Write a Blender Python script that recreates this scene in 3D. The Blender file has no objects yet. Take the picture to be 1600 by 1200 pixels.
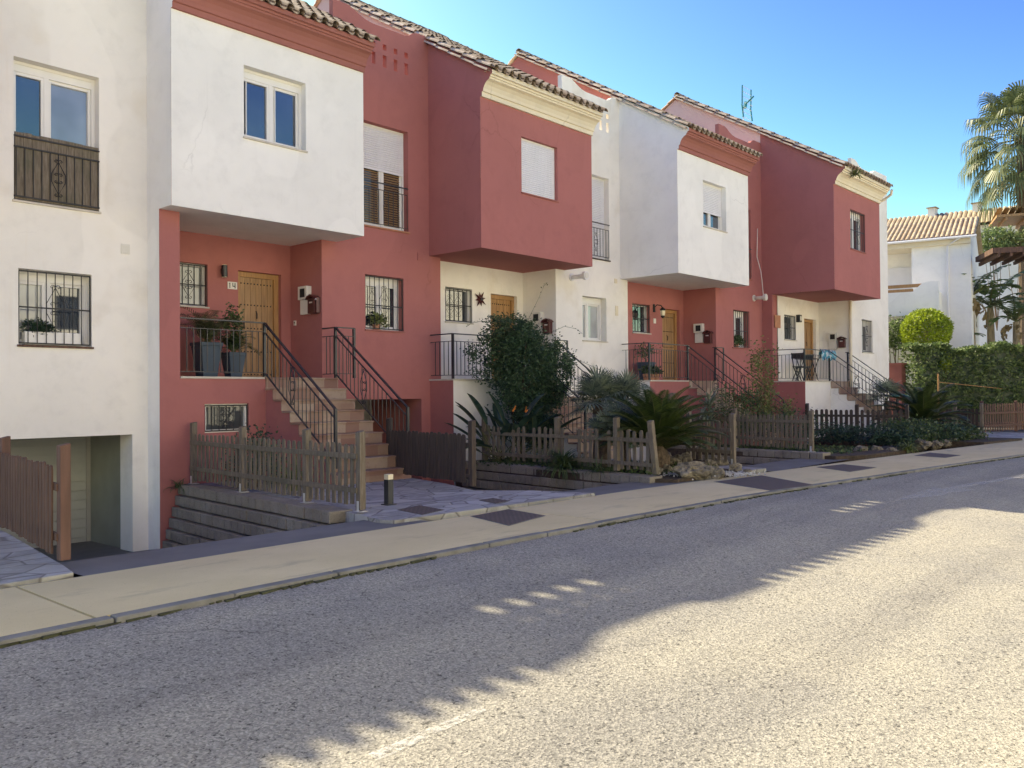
import bpy, math, random
import numpy as np
from mathutils import Vector, Matrix
R = math.radians
rnd = random.Random(7)
nrg = np.random.default_rng(11)
scene = bpy.context.scene
COL = scene.collection

# ------------------------------------------------------------------ camera
F = 1359.45            # focal length in photo pixels (1600 wide)
yaw, pitch, roll = R(42.010), R(0.654), R(-0.4513)
fw = np.array([math.cos(yaw)*math.cos(pitch), math.sin(yaw)*math.cos(pitch), math.sin(pitch)])
rt = np.array([math.sin(yaw), -math.cos(yaw), 0.0]); up = np.cross(rt, fw)
rt2 = rt*math.cos(roll)+up*math.sin(roll); up2 = -rt*math.sin(roll)+up*math.cos(roll)
cam = bpy.data.objects.new("camera", bpy.data.cameras.new("camera"))
COL.objects.link(cam)
cam.matrix_world = Matrix(((rt2[0], up2[0], -fw[0], 0), (rt2[1], up2[1], -fw[1], 0), (rt2[2], up2[2], -fw[2], 0), (0, 0, 0, 1)))
cam.data.sensor_width = 36; cam.data.lens = F/1600*36
cam.data.clip_start = 0.05; cam.data.clip_end = 2000
scene.camera = cam

def ray(x, y): return rt2*((x-800)/F) - up2*((y-600)/F) + fw
def atZ(x, y, Z): d = ray(x, y); return d*Z/d[2]
def atY(x, y, Y): d = ray(x, y); return d*Y/d[1]
def atX(x, y, X): d = ray(x, y); return d*X/d[0]
def atD(x, y, D): return ray(x, y)*D

# ------------------------------------------------------------------ light
world = bpy.data.worlds.new("World"); scene.world = world; world.use_nodes = True
wn = world.node_tree.nodes; wl = world.node_tree.links
SUN_EL, SUN_AZ = 41.4, -1.3        # azimuth measured from +Y toward +X
bg = wn["Background"]
sky = wn.new("ShaderNodeTexSky"); sky.sky_type = 'NISHITA'; sky.sun_disc = False
sky.sun_elevation = R(SUN_EL); sky.sun_rotation = R(SUN_AZ)
sky.air_density = 1.0; sky.dust_density = 0.9; sky.ozone_density = 1.6; sky.altitude = 0
# deepen the blue: the raw sky is brought near unit range, raised to a power, and scaled back
SKYK = 0.106; EXPO = 2.08; SKY_STR = 0.10
def vm(op, a_, val):
    n_ = wn.new("ShaderNodeVectorMath"); n_.operation = op; wl.new(a_, n_.inputs[0])
    n_.inputs[1].default_value = (val,)*3 if not isinstance(val, tuple) else val
    return n_.outputs[0]
PRE = SKYK*2**1.85
v1 = vm('MULTIPLY', sky.outputs[0], (PRE*.755, PRE*.79, PRE*.99))
v2 = vm('POWER', v1, 1.45) if False else None
gm = wn.new("ShaderNodeGamma"); gm.inputs[1].default_value = 2.3; wl.new(v1, gm.inputs[0])
v3 = vm('MINIMUM', gm.outputs[0], 2.6)
v4 = vm('MULTIPLY', v3, (.76/(2**EXPO*SKY_STR), .70/(2**EXPO*SKY_STR), .64/(2**EXPO*SKY_STR)))
wl.new(v4, bg.inputs[0]); bg.inputs[1].default_value = SKY_STR
sun = bpy.data.objects.new("sun", bpy.data.lights.new("sun", 'SUN')); COL.objects.link(sun)
sun.data.energy = 2.35; sun.data.angle = R(0.53); sun.data.color = (1.0, 0.925, 0.845)
sd = Vector((math.sin(R(SUN_AZ))*math.cos(R(SUN_EL)), math.cos(R(SUN_AZ))*math.cos(R(SUN_EL)), math.sin(R(SUN_EL))))
sun.rotation_euler = sd.to_track_quat('Z', 'Y').to_euler(); sun.location = (0, 30, 40)
scene.view_settings.view_transform = 'Standard'; scene.view_settings.look = 'None'
scene.view_settings.gamma = 1; scene.view_settings.use_white_balance = True; scene.view_settings.white_balance_temperature = 8500; scene.view_settings.white_balance_tint = 0; scene.view_settings.exposure = EXPO
scene.render.engine = 'CYCLES'
scene.cycles.max_bounces = 7; scene.cycles.diffuse_bounces = 5; scene.cycles.transparent_max_bounces = 12

# ------------------------------------------------------------------ materials
def newmat(name):
    m = bpy.data.materials.new(name); m.use_nodes = True
    return m, m.node_tree.nodes, m.node_tree.links, m.node_tree.nodes["Principled BSDF"]
def sc(c, k): return tuple(min(1, max(0, v*k)) for v in c[:3])+(1,)
def texco(n, l, stretch=None):
    t = n.new("ShaderNodeTexCoord")
    if stretch is None: return t.outputs["Object"]
    mp = n.new("ShaderNodeMapping"); mp.inputs["Scale"].default_value = stretch
    l.new(t.outputs["Object"], mp.inputs["Vector"]); return mp.outputs[0]
def noise(n, l, vec, scale, detail=4, rough=.55):
    t = n.new("ShaderNodeTexNoise"); t.inputs["Scale"].default_value = scale
    t.inputs["Detail"].default_value = detail; t.inputs["Roughness"].default_value = rough
    l.new(vec, t.inputs["Vector"]); return t.outputs["Fac"]
def ramp(n, l, fac, stops):
    r = n.new("ShaderNodeValToRGB"); e = r.color_ramp.elements
    while len(e) < len(stops): e.new(0.5)
    for i, (p, c) in enumerate(stops):
        e[i].position = p; e[i].color = c if len(c) == 4 else tuple(c)+(1,)
    l.new(fac, r.inputs[0]); return r.outputs[0]
def mixc(n, l, a, b, fac, mode='MIX'):
    m = n.new("ShaderNodeMix"); m.data_type = 'RGBA'; m.blend_type = mode
    for s, v in ((0, fac), (6, a), (7, b)):
        if hasattr(v, "links"): l.new(v, m.inputs[s])
        else: m.inputs[s].default_value = v
    return m.outputs[2]
def bump(n, l, b, h, strength, dist=.01):
    bn = n.new("ShaderNodeBump"); bn.inputs["Strength"].default_value = strength
    bn.inputs["Distance"].default_value = dist; l.new(h, bn.inputs["Height"])
    l.new(bn.outputs[0], b.inputs["Normal"]); return bn
def simple(name, col, rough=.7, var=.10, vs=3., bs=0, bscale=30, stretch=None, metal=0, dist=.01, spec=.5, detail=4):
    m, n, l, b = newmat(name)
    v = texco(n, l, stretch)
    f = noise(n, l, v, vs, detail)
    l.new(ramp(n, l, f, [(.3, sc(col, 1-var)), (.7, sc(col, 1+var))]), b.inputs["Base Color"])
    b.inputs["Roughness"].default_value = rough; b.inputs["Metallic"].default_value = metal
    b.inputs["Specular IOR Level"].default_value = spec
    if bs: bump(n, l, b, noise(n, l, v, bscale, 5), bs, dist)
    return m
def stucco(name, col, stain=None, rough_bump=.35):
    m, n, l, b = newmat(name); v = texco(n, l)
    big = noise(n, l, v, .55, 6, .6); med = noise(n, l, v, 3.2, 6, .65)
    c1 = ramp(n, l, big, [(.3, sc(col, .93)), (.7, sc(col, 1.05))])
    c2 = mixc(n, l, c1, sc(col, .86), ramp(n, l, med, [(.5, (0, 0, 0)), (.85, (.8, .8, .8))]))
    # vertical rain streaks and blotches
    sv = texco(n, l, (6.0, 6.0, .35)); st = noise(n, l, sv, 1.3, 5, .6)
    c3 = mixc(n, l, c2, stain or sc(col, .75), ramp(n, l, st, [(.60, (0, 0, 0)), (.88, (.38, .38, .38))]))
    if stain:
        bl = noise(n, l, v, .8, 3, .5)
        c3 = mixc(n, l, c3, stain, ramp(n, l, bl, [(.55, (0, 0, 0)), (.75, (.6, .6, .6))]))
    # hairline cracks in a few places
    ve = n.new("ShaderNodeTexVoronoi"); ve.feature = 'DISTANCE_TO_EDGE'; ve.inputs["Scale"].default_value = .55
    nz = n.new("ShaderNodeTexNoise"); nz.inputs["Scale"].default_value = 4; nz.inputs["Detail"].default_value = 6; l.new(v, nz.inputs["Vector"])
    s1 = n.new("ShaderNodeVectorMath"); s1.operation = 'SCALE'; s1.inputs[3].default_value = .25; l.new(nz.outputs["Color"], s1.inputs[0])
    s2 = n.new("ShaderNodeVectorMath"); s2.operation = 'ADD'; l.new(v, s2.inputs[0]); l.new(s1.outputs[0], s2.inputs[1]); l.new(s2.outputs[0], ve.inputs["Vector"])
    crk = mixc(n, l, ramp(n, l, ve.outputs["Distance"], [(.0015, (.5, .5, .5)), (.005, (0, 0, 0))]), ramp(n, l, noise(n, l, v, .6, 2), [(.56, (0, 0, 0)), (.66, (1, 1, 1))]), 1.0, 'MULTIPLY')
    c3 = mixc(n, l, c3, sc(col, .6), crk)
    # repainted patches with their own outline
    pt_ = noise(n, l, texco(n, l, (.9, .9, .6)), .9, 1, .3)
    c3 = mixc(n, l, c3, sc(col, 1.07), ramp(n, l, pt_, [(.60, (0, 0, 0)), (.615, (.45, .45, .45))]))
    l.new(c3, b.inputs["Base Color"]); b.inputs["Roughness"].default_value = .92
    b.inputs["Specular IOR Level"].default_value = .25
    h1 = noise(n, l, v, 70, 4, .6); h2 = noise(n, l, v, 6, 3)
    b1 = n.new("ShaderNodeBump"); b1.inputs["Strength"].default_value = rough_bump; b1.inputs["Distance"].default_value = .004
    b2 = n.new("ShaderNodeBump"); b2.inputs["Strength"].default_value = .5; b2.inputs["Distance"].default_value = .012
    l.new(h1, b1.inputs["Height"]); l.new(h2, b2.inputs["Height"]); l.new(b2.outputs[0], b1.inputs["Normal"])
    l.new(b1.outputs[0], b.inputs["Normal"])
    return m
WHITE = (.88, .873, .838); CREAM = (.80, .75, .64); RED = (.42, .160, .148); CORN_R = (.36, .145, .125); CORN_C = (.80, .72, .56)
M = {}
M['white'] = stucco('white render', WHITE)
M['cream'] = stucco('cream render', (.88, .85, .79), stain=(.76, .68, .55, 1))
M['red'] = stucco('brick red render', RED)
M['red_trim'] = stucco('red cornice paint', CORN_R)
M['cream_trim'] = stucco('cream cornice paint', CORN_C)
M['pinkish'] = stucco('rough pinkish render', (.70, .58, .54), rough_bump=1.0)
M['stone'] = simple('terrace stone', (.58, .53, .45), .6, .12, 5)
M['stair'] = None
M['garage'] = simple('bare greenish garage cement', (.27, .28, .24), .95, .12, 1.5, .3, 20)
M['door_grey'] = simple('greenish grey garage slats', (.42, .43, .40), .6, .06, 2)
M['grey_wall'] = simple('grey cement', (.38, .37, .34), .9, .12, 2, .4, 30)
M['metal'] = simple('black railing metal', (.025, .028, .034), .38, .3, 6, spec=.6)
M['silver'] = simple('galvanised bracket', (.72, .73, .75), .35, .1, 8, metal=.6)
M['pvc'] = simple('white window frame', (.80, .79, .76), .4, .03, 3)
M['shutter'] = simple('white roller shutter', (.78, .78, .80), .5, .03, 3)
M['ochre_wood'] = simple('oiled pine door', (.36, .215, .105), .5, .22, 2.2, .2, 8, stretch=(9, 9, .9))
M['frame_wood'] = simple('door frame pine', (.40, .22, .09), .5, .2, 2.5, .2, 8, stretch=(8, 8, 1.2))
M['iron'] = simple('wrought iron', (.02, .02, .022), .55, .3, 6)
M['clay_box'] = simple('cream plastic box', (.72, .70, .64), .5, .05, 3)
M['maroon'] = simple('maroon mailbox metal', (.085, .022, .022), .4, .2, 5)
M['blue_pot'] = simple('dark blue pot', (.045, .075, .11), .5, .15, 3)
M['terracotta'] = simple('terracotta', (.45, .21, .12), .8, .15, 6)
M['soil'] = simple('soil', (.07, .05, .035), .95, .4, 12, .8, 30, dist=.03)
def coverm():
    m, n, l, b = newmat('rusty ribbed cover plate'); v = texco(n, l); ck = n.new("ShaderNodeTexChecker"); ck.inputs["Scale"].default_value = 26; l.new(v, ck.inputs[0])
    c = ramp(n, l, noise(n, l, v, 6, 6, .7), [(.3, (.085, .065, .055)), (.7, (.16, .12, .10))]); c = mixc(n, l, c, (.06, .048, .042, 1), ck.outputs["Fac"])
    l.new(mixc(n, l, c, (.12, .09, .075, 1), .5), b.inputs["Base Color"]); b.inputs["Roughness"].default_value = .8; bump(n, l, b, ck.outputs["Fac"], .5, .004); return m
M['cover'] = coverm()
M['brown_post'] = simple('brown stained post', (.135, .070, .052), .7, .3, 2, .4, 12, stretch=(9, 9, 1))
M['brown_wood'] = simple('brown stained boards', (.12, .062, .042), .75, .4, 2, .5, 12, stretch=(12, 12, 1))
M['dark_wood'] = simple('dark stained pickets', (.06, .043, .035), .75, .4, 2, .5, 12, stretch=(12, 12, 1))
M['rust_wood'] = simple('reddish picket wood', (.10, .048, .036), .75, .35, 2, .4, 12, stretch=(12, 12, 1))
M['cast'] = simple('cast brown bracket', (.08, .03, .03), .5, .2, 6)
M['beige_slats'] = simple('brown slat blind', (.22, .13, .06), .7, .15, 4)
M['dark'] = simple('dark interior', (.02, .02, .022), .8, .2, 2)
M['brass'] = simple('brass lamp face', (.75, .68, .50), .4, .1, 4)
M['brickwall'] = simple('red garden pillar', (.34, .12, .10), .9, .12, 3, .4, 40)
M['bark'] = simple('bark', (.16, .11, .07), .9, .35, 8, .8, 20, dist=.02)
M['palm_bark'] = simple('palm boot bark', (.12, .085, .058), .9, .45, 14, 1, 25, dist=.03)
M['banana_bark'] = simple('banana stem', (.30, .24, .15), .8, .4, 4, .5, 10, stretch=(4, 4, .8))
M['orange'] = simple('orange petal', (.75, .23, .04), .6, .2, 10)
M['towelmat'] = None
M['teal'] = simple('green umbrella cloth', (.03, .30, .20), .7, .1, 4)
M['antenna_blue'] = simple('teal antenna plastic', (.02, .22, .28), .4, .1, 4)

def wood_grey():
    m, n, l, b = newmat('weathered grey picket wood')
    v = texco(n, l, (10, 10, .9)); g = noise(n, l, v, 5, 6, .65)
    c = ramp(n, l, g, [(.25, (.088, .068, .048)), (.5, (.17, .138, .102)), (.75, (.265, .225, .18))])
    v2 = texco(n, l); g2 = noise(n, l, v2, 2.2, 3)
    c = mixc(n, l, c, (.10, .10, .06, 1), ramp(n, l, g2, [(.5, (0, 0, 0)), (.75, (.7, .7, .7))]))
    l.new(c, b.inputs["Base Color"]); b.inputs["Roughness"].default_value = .85
    bump(n, l, b, g, .5, .006); return m
M['grey_wood'] = wood_grey()
def stair_tiles():
    m, n, l, b = newmat('mottled stair tiles')
    v = texco(n, l); vo = n.new("ShaderNodeTexVoronoi"); vo.inputs["Scale"].default_value = 3.3; vo.inputs["Randomness"].default_value = 0; l.new(v, vo.inputs["Vector"])
    c = ramp(n, l, vo.outputs["Color"], [(.15, (.25, .13, .10)), (.5, (.31, .20, .145)), (.85, (.40, .30, .23))])
    g = noise(n, l, v, 14, 5)
    c = mixc(n, l, c, (.25, .15, .11, 1), ramp(n, l, g, [(.5, (0, 0, 0)), (.8, (.6, .6, .6))]))
    l.new(c, b.inputs["Base Color"]); b.inputs["Roughness"].default_value = .6; bump(n, l, b, g, .3, .004); return m
M['stair'] = stair_tiles()
def glassm(name, tint, refl, curtain=None):
    m, n, l, b = newmat(name)
    v = texco(n, l)
    f = noise(n, l, v, 1.2, 2)
    l.new(ramp(n, l, f, [(.35, sc(tint, .7)), (.7, sc(tint, 1.3))]), b.inputs["Base Color"])
    b.inputs["Roughness"].default_value = .025; b.inputs["IOR"].default_value = refl
    b.inputs["Coat Weight"].default_value = .5; b.inputs["Coat Roughness"].default_value = .02
    bump(n, l, b, noise(n, l, v, 1.6, 1), .02, .01)
    return m
M['glass'] = glassm('window glass', (.035, .045, .06), 2.1)
M['glass_curtain'] = glassm('glass over curtain', (.26, .30, .36), 1.9)
M['glass_dull'] = glassm('dull basement glass', (.07, .08, .085), 1.42)
M['glass_light'] = glassm('frosted pane', (.42, .45, .45), 1.7)

def roof_tiles(name, dark, light, lich):
    m, n, l, b = newmat(name); v = texco(n, l)
    vo = n.new("ShaderNodeTexVoronoi"); vo.inputs["Scale"].default_value = 3.6; l.new(v, vo.inputs["Vector"])
    c = ramp(n, l, vo.outputs["Color"], [(.2, dark), (.8, light)])
    g = noise(n, l, v, 7, 6, .65)
    c = mixc(n, l, c, lich, ramp(n, l, g, [(.48, (0, 0, 0)), (.68, (.85, .85, .85))]))
    l.new(c, b.inputs["Base Color"]); b.inputs["Roughness"].default_value = .9; bump(n, l, b, g, .5, .01); return m
M['tile'] = roof_tiles('weathered clay roof tiles', (.26, .18, .12), (.42, .33, .24), (.14, .125, .11, 1))
M['tile_mortar'] = roof_tiles('pale clay verge tiles', (.52, .40, .30), (.66, .56, .46), (.30, .25, .2, 1))
M['tile_new'] = roof_tiles('ochre roof tiles', (.40, .30, .19), (.54, .44, .31), (.30, .22, .15, 1))

def asphalt():
    m, n, l, b = newmat('worn aggregate asphalt'); v = texco(n, l)
    vo = n.new("ShaderNodeTexVoronoi"); vo.inputs["Scale"].default_value = 85; l.new(v, vo.inputs["Vector"])
    c = ramp(n, l, vo.outputs["Color"], [(.15, (.22, .212, .19)), (.5, (.31, .297, .265)), (.95, (.47, .445, .39))])
    # dark pits between the stones, in two sizes
    p1 = ramp(n, l, noise(n, l, v, 34, 3, .7), [(.57, (0, 0, 0)), (.66, (.85, .85, .85))])
    c = mixc(n, l, c, (.05, .048, .045, 1), p1)
    # large uneven tone: wheel tracks along the street, patches, gutter dirt
    sv = texco(n, l, (.06, 1.1, 1)); tr = noise(n, l, sv, 1.35, 3, .5)
    c = mixc(n, l, c, ramp(n, l, tr, [(.32, (.80, .80, .82)), (.5, (.98, .98, .98)), (.68, (1.10, 1.09, 1.06))]), 1.0, 'MULTIPLY')
    big = noise(n, l, v, .7, 6, .65)
    c = mixc(n, l, c, ramp(n, l, big, [(.3, (.84, .85, .88)), (.7, (1.08, 1.07, 1.03))]), 1.0, 'MULTIPLY')
    spot = noise(n, l, texco(n, l, (1, 2.4, 1)), 1.25, 4, .6)
    c = mixc(n, l, c, (.09, .075, .07, 1), ramp(n, l, spot, [(.68, (0, 0, 0)), (.78, (.65, .65, .65))]))
    # fine cracks
    ve = n.new("ShaderNodeTexVoronoi"); ve.feature = 'DISTANCE_TO_EDGE'; ve.inputs["Scale"].default_value = .33
    wv = n.new("ShaderNodeVectorMath"); wv.operation = 'ADD'; nz = n.new("ShaderNodeTexNoise"); nz.inputs["Scale"].default_value = 3.5; nz.inputs["Detail"].default_value = 5
    l.new(v, nz.inputs["Vector"]); sc_ = n.new("ShaderNodeVectorMath"); sc_.operation = 'SCALE'; sc_.inputs[3].default_value = .35; l.new(nz.outputs["Color"], sc_.inputs[0])
    l.new(v, wv.inputs[0]); l.new(sc_.outputs[0], wv.inputs[1]); l.new(wv.outputs[0], ve.inputs["Vector"])
    cr = ramp(n, l, ve.outputs["Distance"], [(.0008, (.75, .75, .75)), (.0022, (0, 0, 0))])
    msk = ramp(n, l, noise(n, l, v, .5, 2), [(.55, (0, 0, 0)), (.68, (1, 1, 1))])
    c = mixc(n, l, c, (.06, .055, .05, 1), mixc(n, l, cr, msk, 1.0, 'MULTIPLY'))
    l.new(c, b.inputs["Base Color"]); b.inputs["Roughness"].default_value = .9; b.inputs["Specular IOR Level"].default_value = .3
    b1 = n.new("ShaderNodeBump"); b1.inputs["Strength"].default_value = .8; b1.inputs["Distance"].default_value = .005
    l.new(vo.outputs["Distance"], b1.inputs["Height"])
    b2 = n.new("ShaderNodeBump"); b2.inputs["Strength"].default_value = .9; b2.inputs["Distance"].default_value = .014
    b2.invert = True; l.new(noise(n, l, v, 34, 3, .7), b2.inputs["Height"]); l.new(b1.outputs[0], b2.inputs["Normal"])
    l.new(b2.outputs[0], b.inputs["Normal"]); return m
M['asphalt'] = asphalt()
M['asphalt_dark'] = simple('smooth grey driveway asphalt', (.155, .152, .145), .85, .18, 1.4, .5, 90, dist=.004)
def sidewalk():
    m, n, l, b = newmat('ochre stamped pavement concrete'); v = texco(n, l)
    c = ramp(n, l, noise(n, l, v, .8, 6, .6), [(.3, (.60, .49, .265)), (.7, (.72, .60, .345))])
    c = mixc(n, l, c, (.16, .14, .11, 1), ramp(n, l, noise(n, l, texco(n, l, (.7, 2.2, 1)), 1.7, 6, .65), [(.56, (0, 0, 0)), (.8, (.5, .5, .5))]))
    c = mixc(n, l, c, (.13, .12, .10, 1), ramp(n, l, noise(n, l, v, 90, 2, .5), [(.66, (0, 0, 0)), (.75, (.6, .6, .6))]))
    l.new(c, b.inputs["Base Color"]); b.inputs["Roughness"].default_value = .85
    bump(n, l, b, noise(n, l, v, 60, 5), .35, .004); return m
M['sidewalk'] = sidewalk()
M['kerb'] = simple('grey kerb stone', (.19, .19, .18), .9, .3, 4, .8, 30, dist=.015)
M['moss'] = simple('gutter moss', (.055, .06, .03), .95, .4, 9, .8, 40, dist=.02)
M['paint'] = None
def paint():
    m, n, l, b = newmat('worn white road paint'); v = texco(n, l)
    b.inputs["Base Color"].default_value = (.62, .62, .60, 1); b.inputs["Roughness"].default_value = .8
    a = ramp(n, l, noise(n, l, v, 26, 5, .75), [(.42, (0, 0, 0)), (.60, (.6, .6, .6))])
    l.new(a, b.inputs["Alpha"]); return m
M['paint'] = paint()
def flag():
    m, n, l, b = newmat('blue grey flagstones'); v = texco(n, l, (1, 1.5, 1))
    vo = n.new("ShaderNodeTexVoronoi"); vo.inputs["Scale"].default_value = 2.1; l.new(v, vo.inputs["Vector"])
    ve = n.new("ShaderNodeTexVoronoi"); ve.feature = 'DISTANCE_TO_EDGE'; ve.inputs["Scale"].default_value = 2.1; l.new(v, ve.inputs["Vector"])
    c = ramp(n, l, vo.outputs["Color"], [(.2, (.27, .27, .255)), (.6, (.36, .36, .335)), (.9, (.46, .455, .42))])
    c = mixc(n, l, c, (.55, .55, .55, 1), ramp(n, l, noise(n, l, v, 5, 5, .7), [(.5, (0, 0, 0)), (.8, (.8, .8, .8))]))
    c = mixc(n, l, c, (.15, .14, .13, 1), ramp(n, l, ve.outputs["Distance"], [(.012, (.8, .8, .8)), (.035, (0, 0, 0))]))
    l.new(c, b.inputs["Base Color"]); b.inputs["Roughness"].default_value = .7
    bump(n, l, b, ramp(n, l, ve.outputs["Distance"], [(.0, (0, 0, 0)), (.06, (1, 1, 1))]), .6, .012); return m
M['flag'] = flag()
M['cement'] = simple('pale cement strip', (.52, .50, .46), .9, .15, 2.5, .4, 40)
def blocks():
    m, n, l, b = newmat('grey concrete landscaping blocks'); v = texco(n, l)
    c = ramp(n, l, noise(n, l, v, 2.0, 5, .6), [(.3, (.19, .165, .135)), (.7, (.31, .28, .24))])
    g = noise(n, l, v, 45, 4, .7)
    c = mixc(n, l, c, (.07, .065, .05, 1), ramp(n, l, g, [(.52, (0, 0, 0)), (.7, (.6, .6, .6))]))
    l.new(c, b.inputs["Base Color"]); b.inputs["Roughness"].default_value = .95; bump(n, l, b, g, .8, .01); return m
M['blocks'] = blocks()
def rocks():
    m, n, l, b = newmat('weathered limestone rock'); v = texco(n, l)
    c = ramp(n, l, noise(n, l, v, 6, 7, .7), [(.3, (.075, .068, .052)), (.5, (.22, .19, .14)), (.72, (.42, .37, .28))])
    l.new(c, b.inputs["Base Color"]); b.inputs["Roughness"].default_value = .95
    bump(n, l, b, noise(n, l, v, 18, 7, .75), 1, .03); return m
M['rock'] = rocks()
M['pebble'] = simple('white pebbles', (.55, .54, .51), .8, .15, 20)
def leafm(name, c1, c2, trans=.25, rough=.5):
    m = bpy.data.materials.new(name); m.use_nodes = True; n = m.node_tree.nodes; l = m.node_tree.links
    b = n["Principled BSDF"]; v = texco(n, l)
    oi = n.new("ShaderNodeNewGeometry")
    c = ramp(n, l, oi.outputs["Random Per Island"], [(.1, c1), (.9, c2)])
    g = ramp(n, l, noise(n, l, v, 2.5, 3), [(.3, (.75, .75, .75)), (.7, (1.15, 1.15, 1.15))])
    c = mixc(n, l, c, g, 1.0, 'MULTIPLY')
    l.new(c, b.inputs["Base Color"]); b.inputs["Roughness"].default_value = rough
    tr = n.new("ShaderNodeBsdfTranslucent"); l.new(c, tr.inputs[0])
    mx = n.new("ShaderNodeMixShader"); mx.inputs[0].default_value = trans
    l.new(b.outputs[0], mx.inputs[1]); l.new(tr.outputs[0], mx.inputs[2])
    l.new(mx.outputs[0], n["Material Output"].inputs[0]); return m
M['leaf_dark'] = leafm('dark glossy leaves', (.018, .045, .028), (.05, .10, .05), .15, .4)
M['leaf_bush'] = leafm('climber leaves', (.022, .055, .03), (.085, .15, .07), .2, .4)
M['leaf_mid'] = leafm('mid green leaves', (.035, .07, .025), (.10, .15, .05), .2)
M['leaf_yel'] = leafm('yellow green topiary leaves', (.22, .30, .03), (.42, .52, .05), .35)
M['leaf_hedge'] = leafm('hedge leaves', (.06, .11, .035), (.24, .32, .12), .3)
M['leaf_palm'] = leafm('grey green fan palm leaf', (.11, .15, .11), (.25, .30, .21), .25)
M['leaf_fan'] = leafm('tall palm leaf', (.06, .09, .04), (.18, .22, .10), .25)
M['leaf_cycad'] = leafm('cycad leaf', (.03, .055, .018), (.09, .125, .035), .15, .35)
M['leaf_strel'] = leafm('broad blue green leaf', (.02, .05, .04), (.05, .09, .065), .12, .35)
M['leaf_banana'] = leafm('banana leaf', (.07, .13, .04), (.17, .24, .08), .3, .4)
M['leaf_dry'] = leafm('dry brown leaf', (.18, .12, .05), (.36, .26, .12), .25)
M['leaf_olive'] = leafm('pale shrub leaves', (.12, .15, .05), (.24, .28, .10), .25)
M['leaf_potpalm'] = leafm('potted palm leaf', (.05, .075, .035), (.17, .19, .09), .25)
M['stem'] = simple('green brown stem', (.10, .11, .04), .7, .3, 6)

# ------------------------------------------------------------------ mesh builder
class MB:
    def __init__(s): s.v = []; s.f = []
    def quad(s, a, b, c, d):
        i = len(s.v); s.v += [tuple(a), tuple(b), tuple(c), tuple(d)]; s.f.append((i, i+1, i+2, i+3))
    def poly(s, pts):
        i = len(s.v); s.v += [tuple(p) for p in pts]; s.f.append(tuple(range(i, i+len(pts))))
    def box(s, x0, x1, y0, y1, z0, z1):
        i = len(s.v)
        s.v += [(x0, y0, z0), (x1, y0, z0), (x1, y1, z0), (x0, y1, z0), (x0, y0, z1), (x1, y0, z1), (x1, y1, z1), (x0, y1, z1)]
        s.f += [(i, i+3, i+2, i+1), (i+4, i+5, i+6, i+7), (i, i+1, i+5, i+4), (i+1, i+2, i+6, i+5), (i+2, i+3, i+7, i+6), (i+3, i, i+4, i+7)]
    def obox(s, p, q, w, h, upv=(0, 0, 1)):
        """bar of rectangular section from p to q; w across, h along upv"""
        p = Vector(p); q = Vector(q); d = (q-p).normalized(); u = Vector(upv)
        if abs(d.dot(u)) > .98: u = Vector((0, 1, 0))
        r = d.cross(u).normalized(); u2 = r.cross(d)
        i = len(s.v)
        for o in (p, q):
            for a, b in ((-1, -1), (1, -1), (1, 1), (-1, 1)):
                s.v.append(tuple(o+r*(a*w/2)+u2*(b*h/2)))
        s.f += [(i, i+1, i+2, i+3), (i+7, i+6, i+5, i+4)]+[(i+k, i+4+k, i+4+(k+1) % 4, i+(k+1) % 4) for k in range(4)]
    def tube(s, pts, r, n=6, caps=True):
        pts = [Vector(p) for p in pts]; rs = r if isinstance(r, (list, tuple)) else [r]*len(pts)
        i0 = len(s.v)
        for k, p in enumerate(pts):
            d = (pts[min(k+1, len(pts)-1)]-pts[max(k-1, 0)]).normalized()
            u = Vector((0, 0, 1)) if abs(d.z) < .9 else Vector((1, 0, 0))
            a = d.cross(u).normalized(); b = a.cross(d)
            for j in range(n):
                t = 2*math.pi*j/n; s.v.append(tuple(p+a*(rs[k]*math.cos(t))+b*(rs[k]*math.sin(t))))
        for k in range(len(pts)-1):
            for j in range(n):
                s.f.append((i0+k*n+j, i0+k*n+(j+1) % n, i0+(k+1)*n+(j+1) % n, i0+(k+1)*n+j))
        if caps:
            s.f.append(tuple(i0+j for j in range(n))[::-1]); s.f.append(tuple(i0+(len(pts)-1)*n+j for j in range(n)))
    def extrude_x(s, prof, x0, x1, caps=True):
        i = len(s.v); n = len(prof)
        for x in (x0, x1): s.v += [(x, y, z) for y, z in prof]
        for k in range(n): s.f.append((i+k, i+(k+1) % n, i+n+(k+1) % n, i+n+k))
        if caps: s.f += [tuple(range(i, i+n))[::-1], tuple(range(i+n, i+2*n))]
    def prism(s, pts, z0, z1):
        i = len(s.v); n = len(pts)
        zz0 = z0 if isinstance(z0, (list, tuple)) else [z0]*n; zz1 = z1 if isinstance(z1, (list, tuple)) else [z1]*n
        s.v += [(p[0], p[1], z) for p, z in zip(pts, zz0)]+[(p[0], p[1], z) for p, z in zip(pts, zz1)]
        for k in range(n): s.f.append((i+k, i+(k+1) % n, i+n+(k+1) % n, i+n+k))
        s.f += [tuple(range(i, i+n))[::-1], tuple(range(i+n, i+2*n))]
    def build(s, name, mat, parent=None, smooth=False, loc=None, bevel=0):
        me = bpy.data.meshes.new(name); me.from_pydata(s.v, [], s.f); me.update()
        me.materials.append(M[mat] if isinstance(mat, str) else mat)
        if smooth:
            for p in me.polygons: p.use_smooth = True
        o = bpy.data.objects.new(name, me); COL.objects.link(o)
        if parent: o.parent = parent
        if bevel:
            b = o.modifiers.new("bevel", 'BEVEL'); b.width = bevel; b.segments = 2; b.limit_method = 'ANGLE'
        return o

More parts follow.
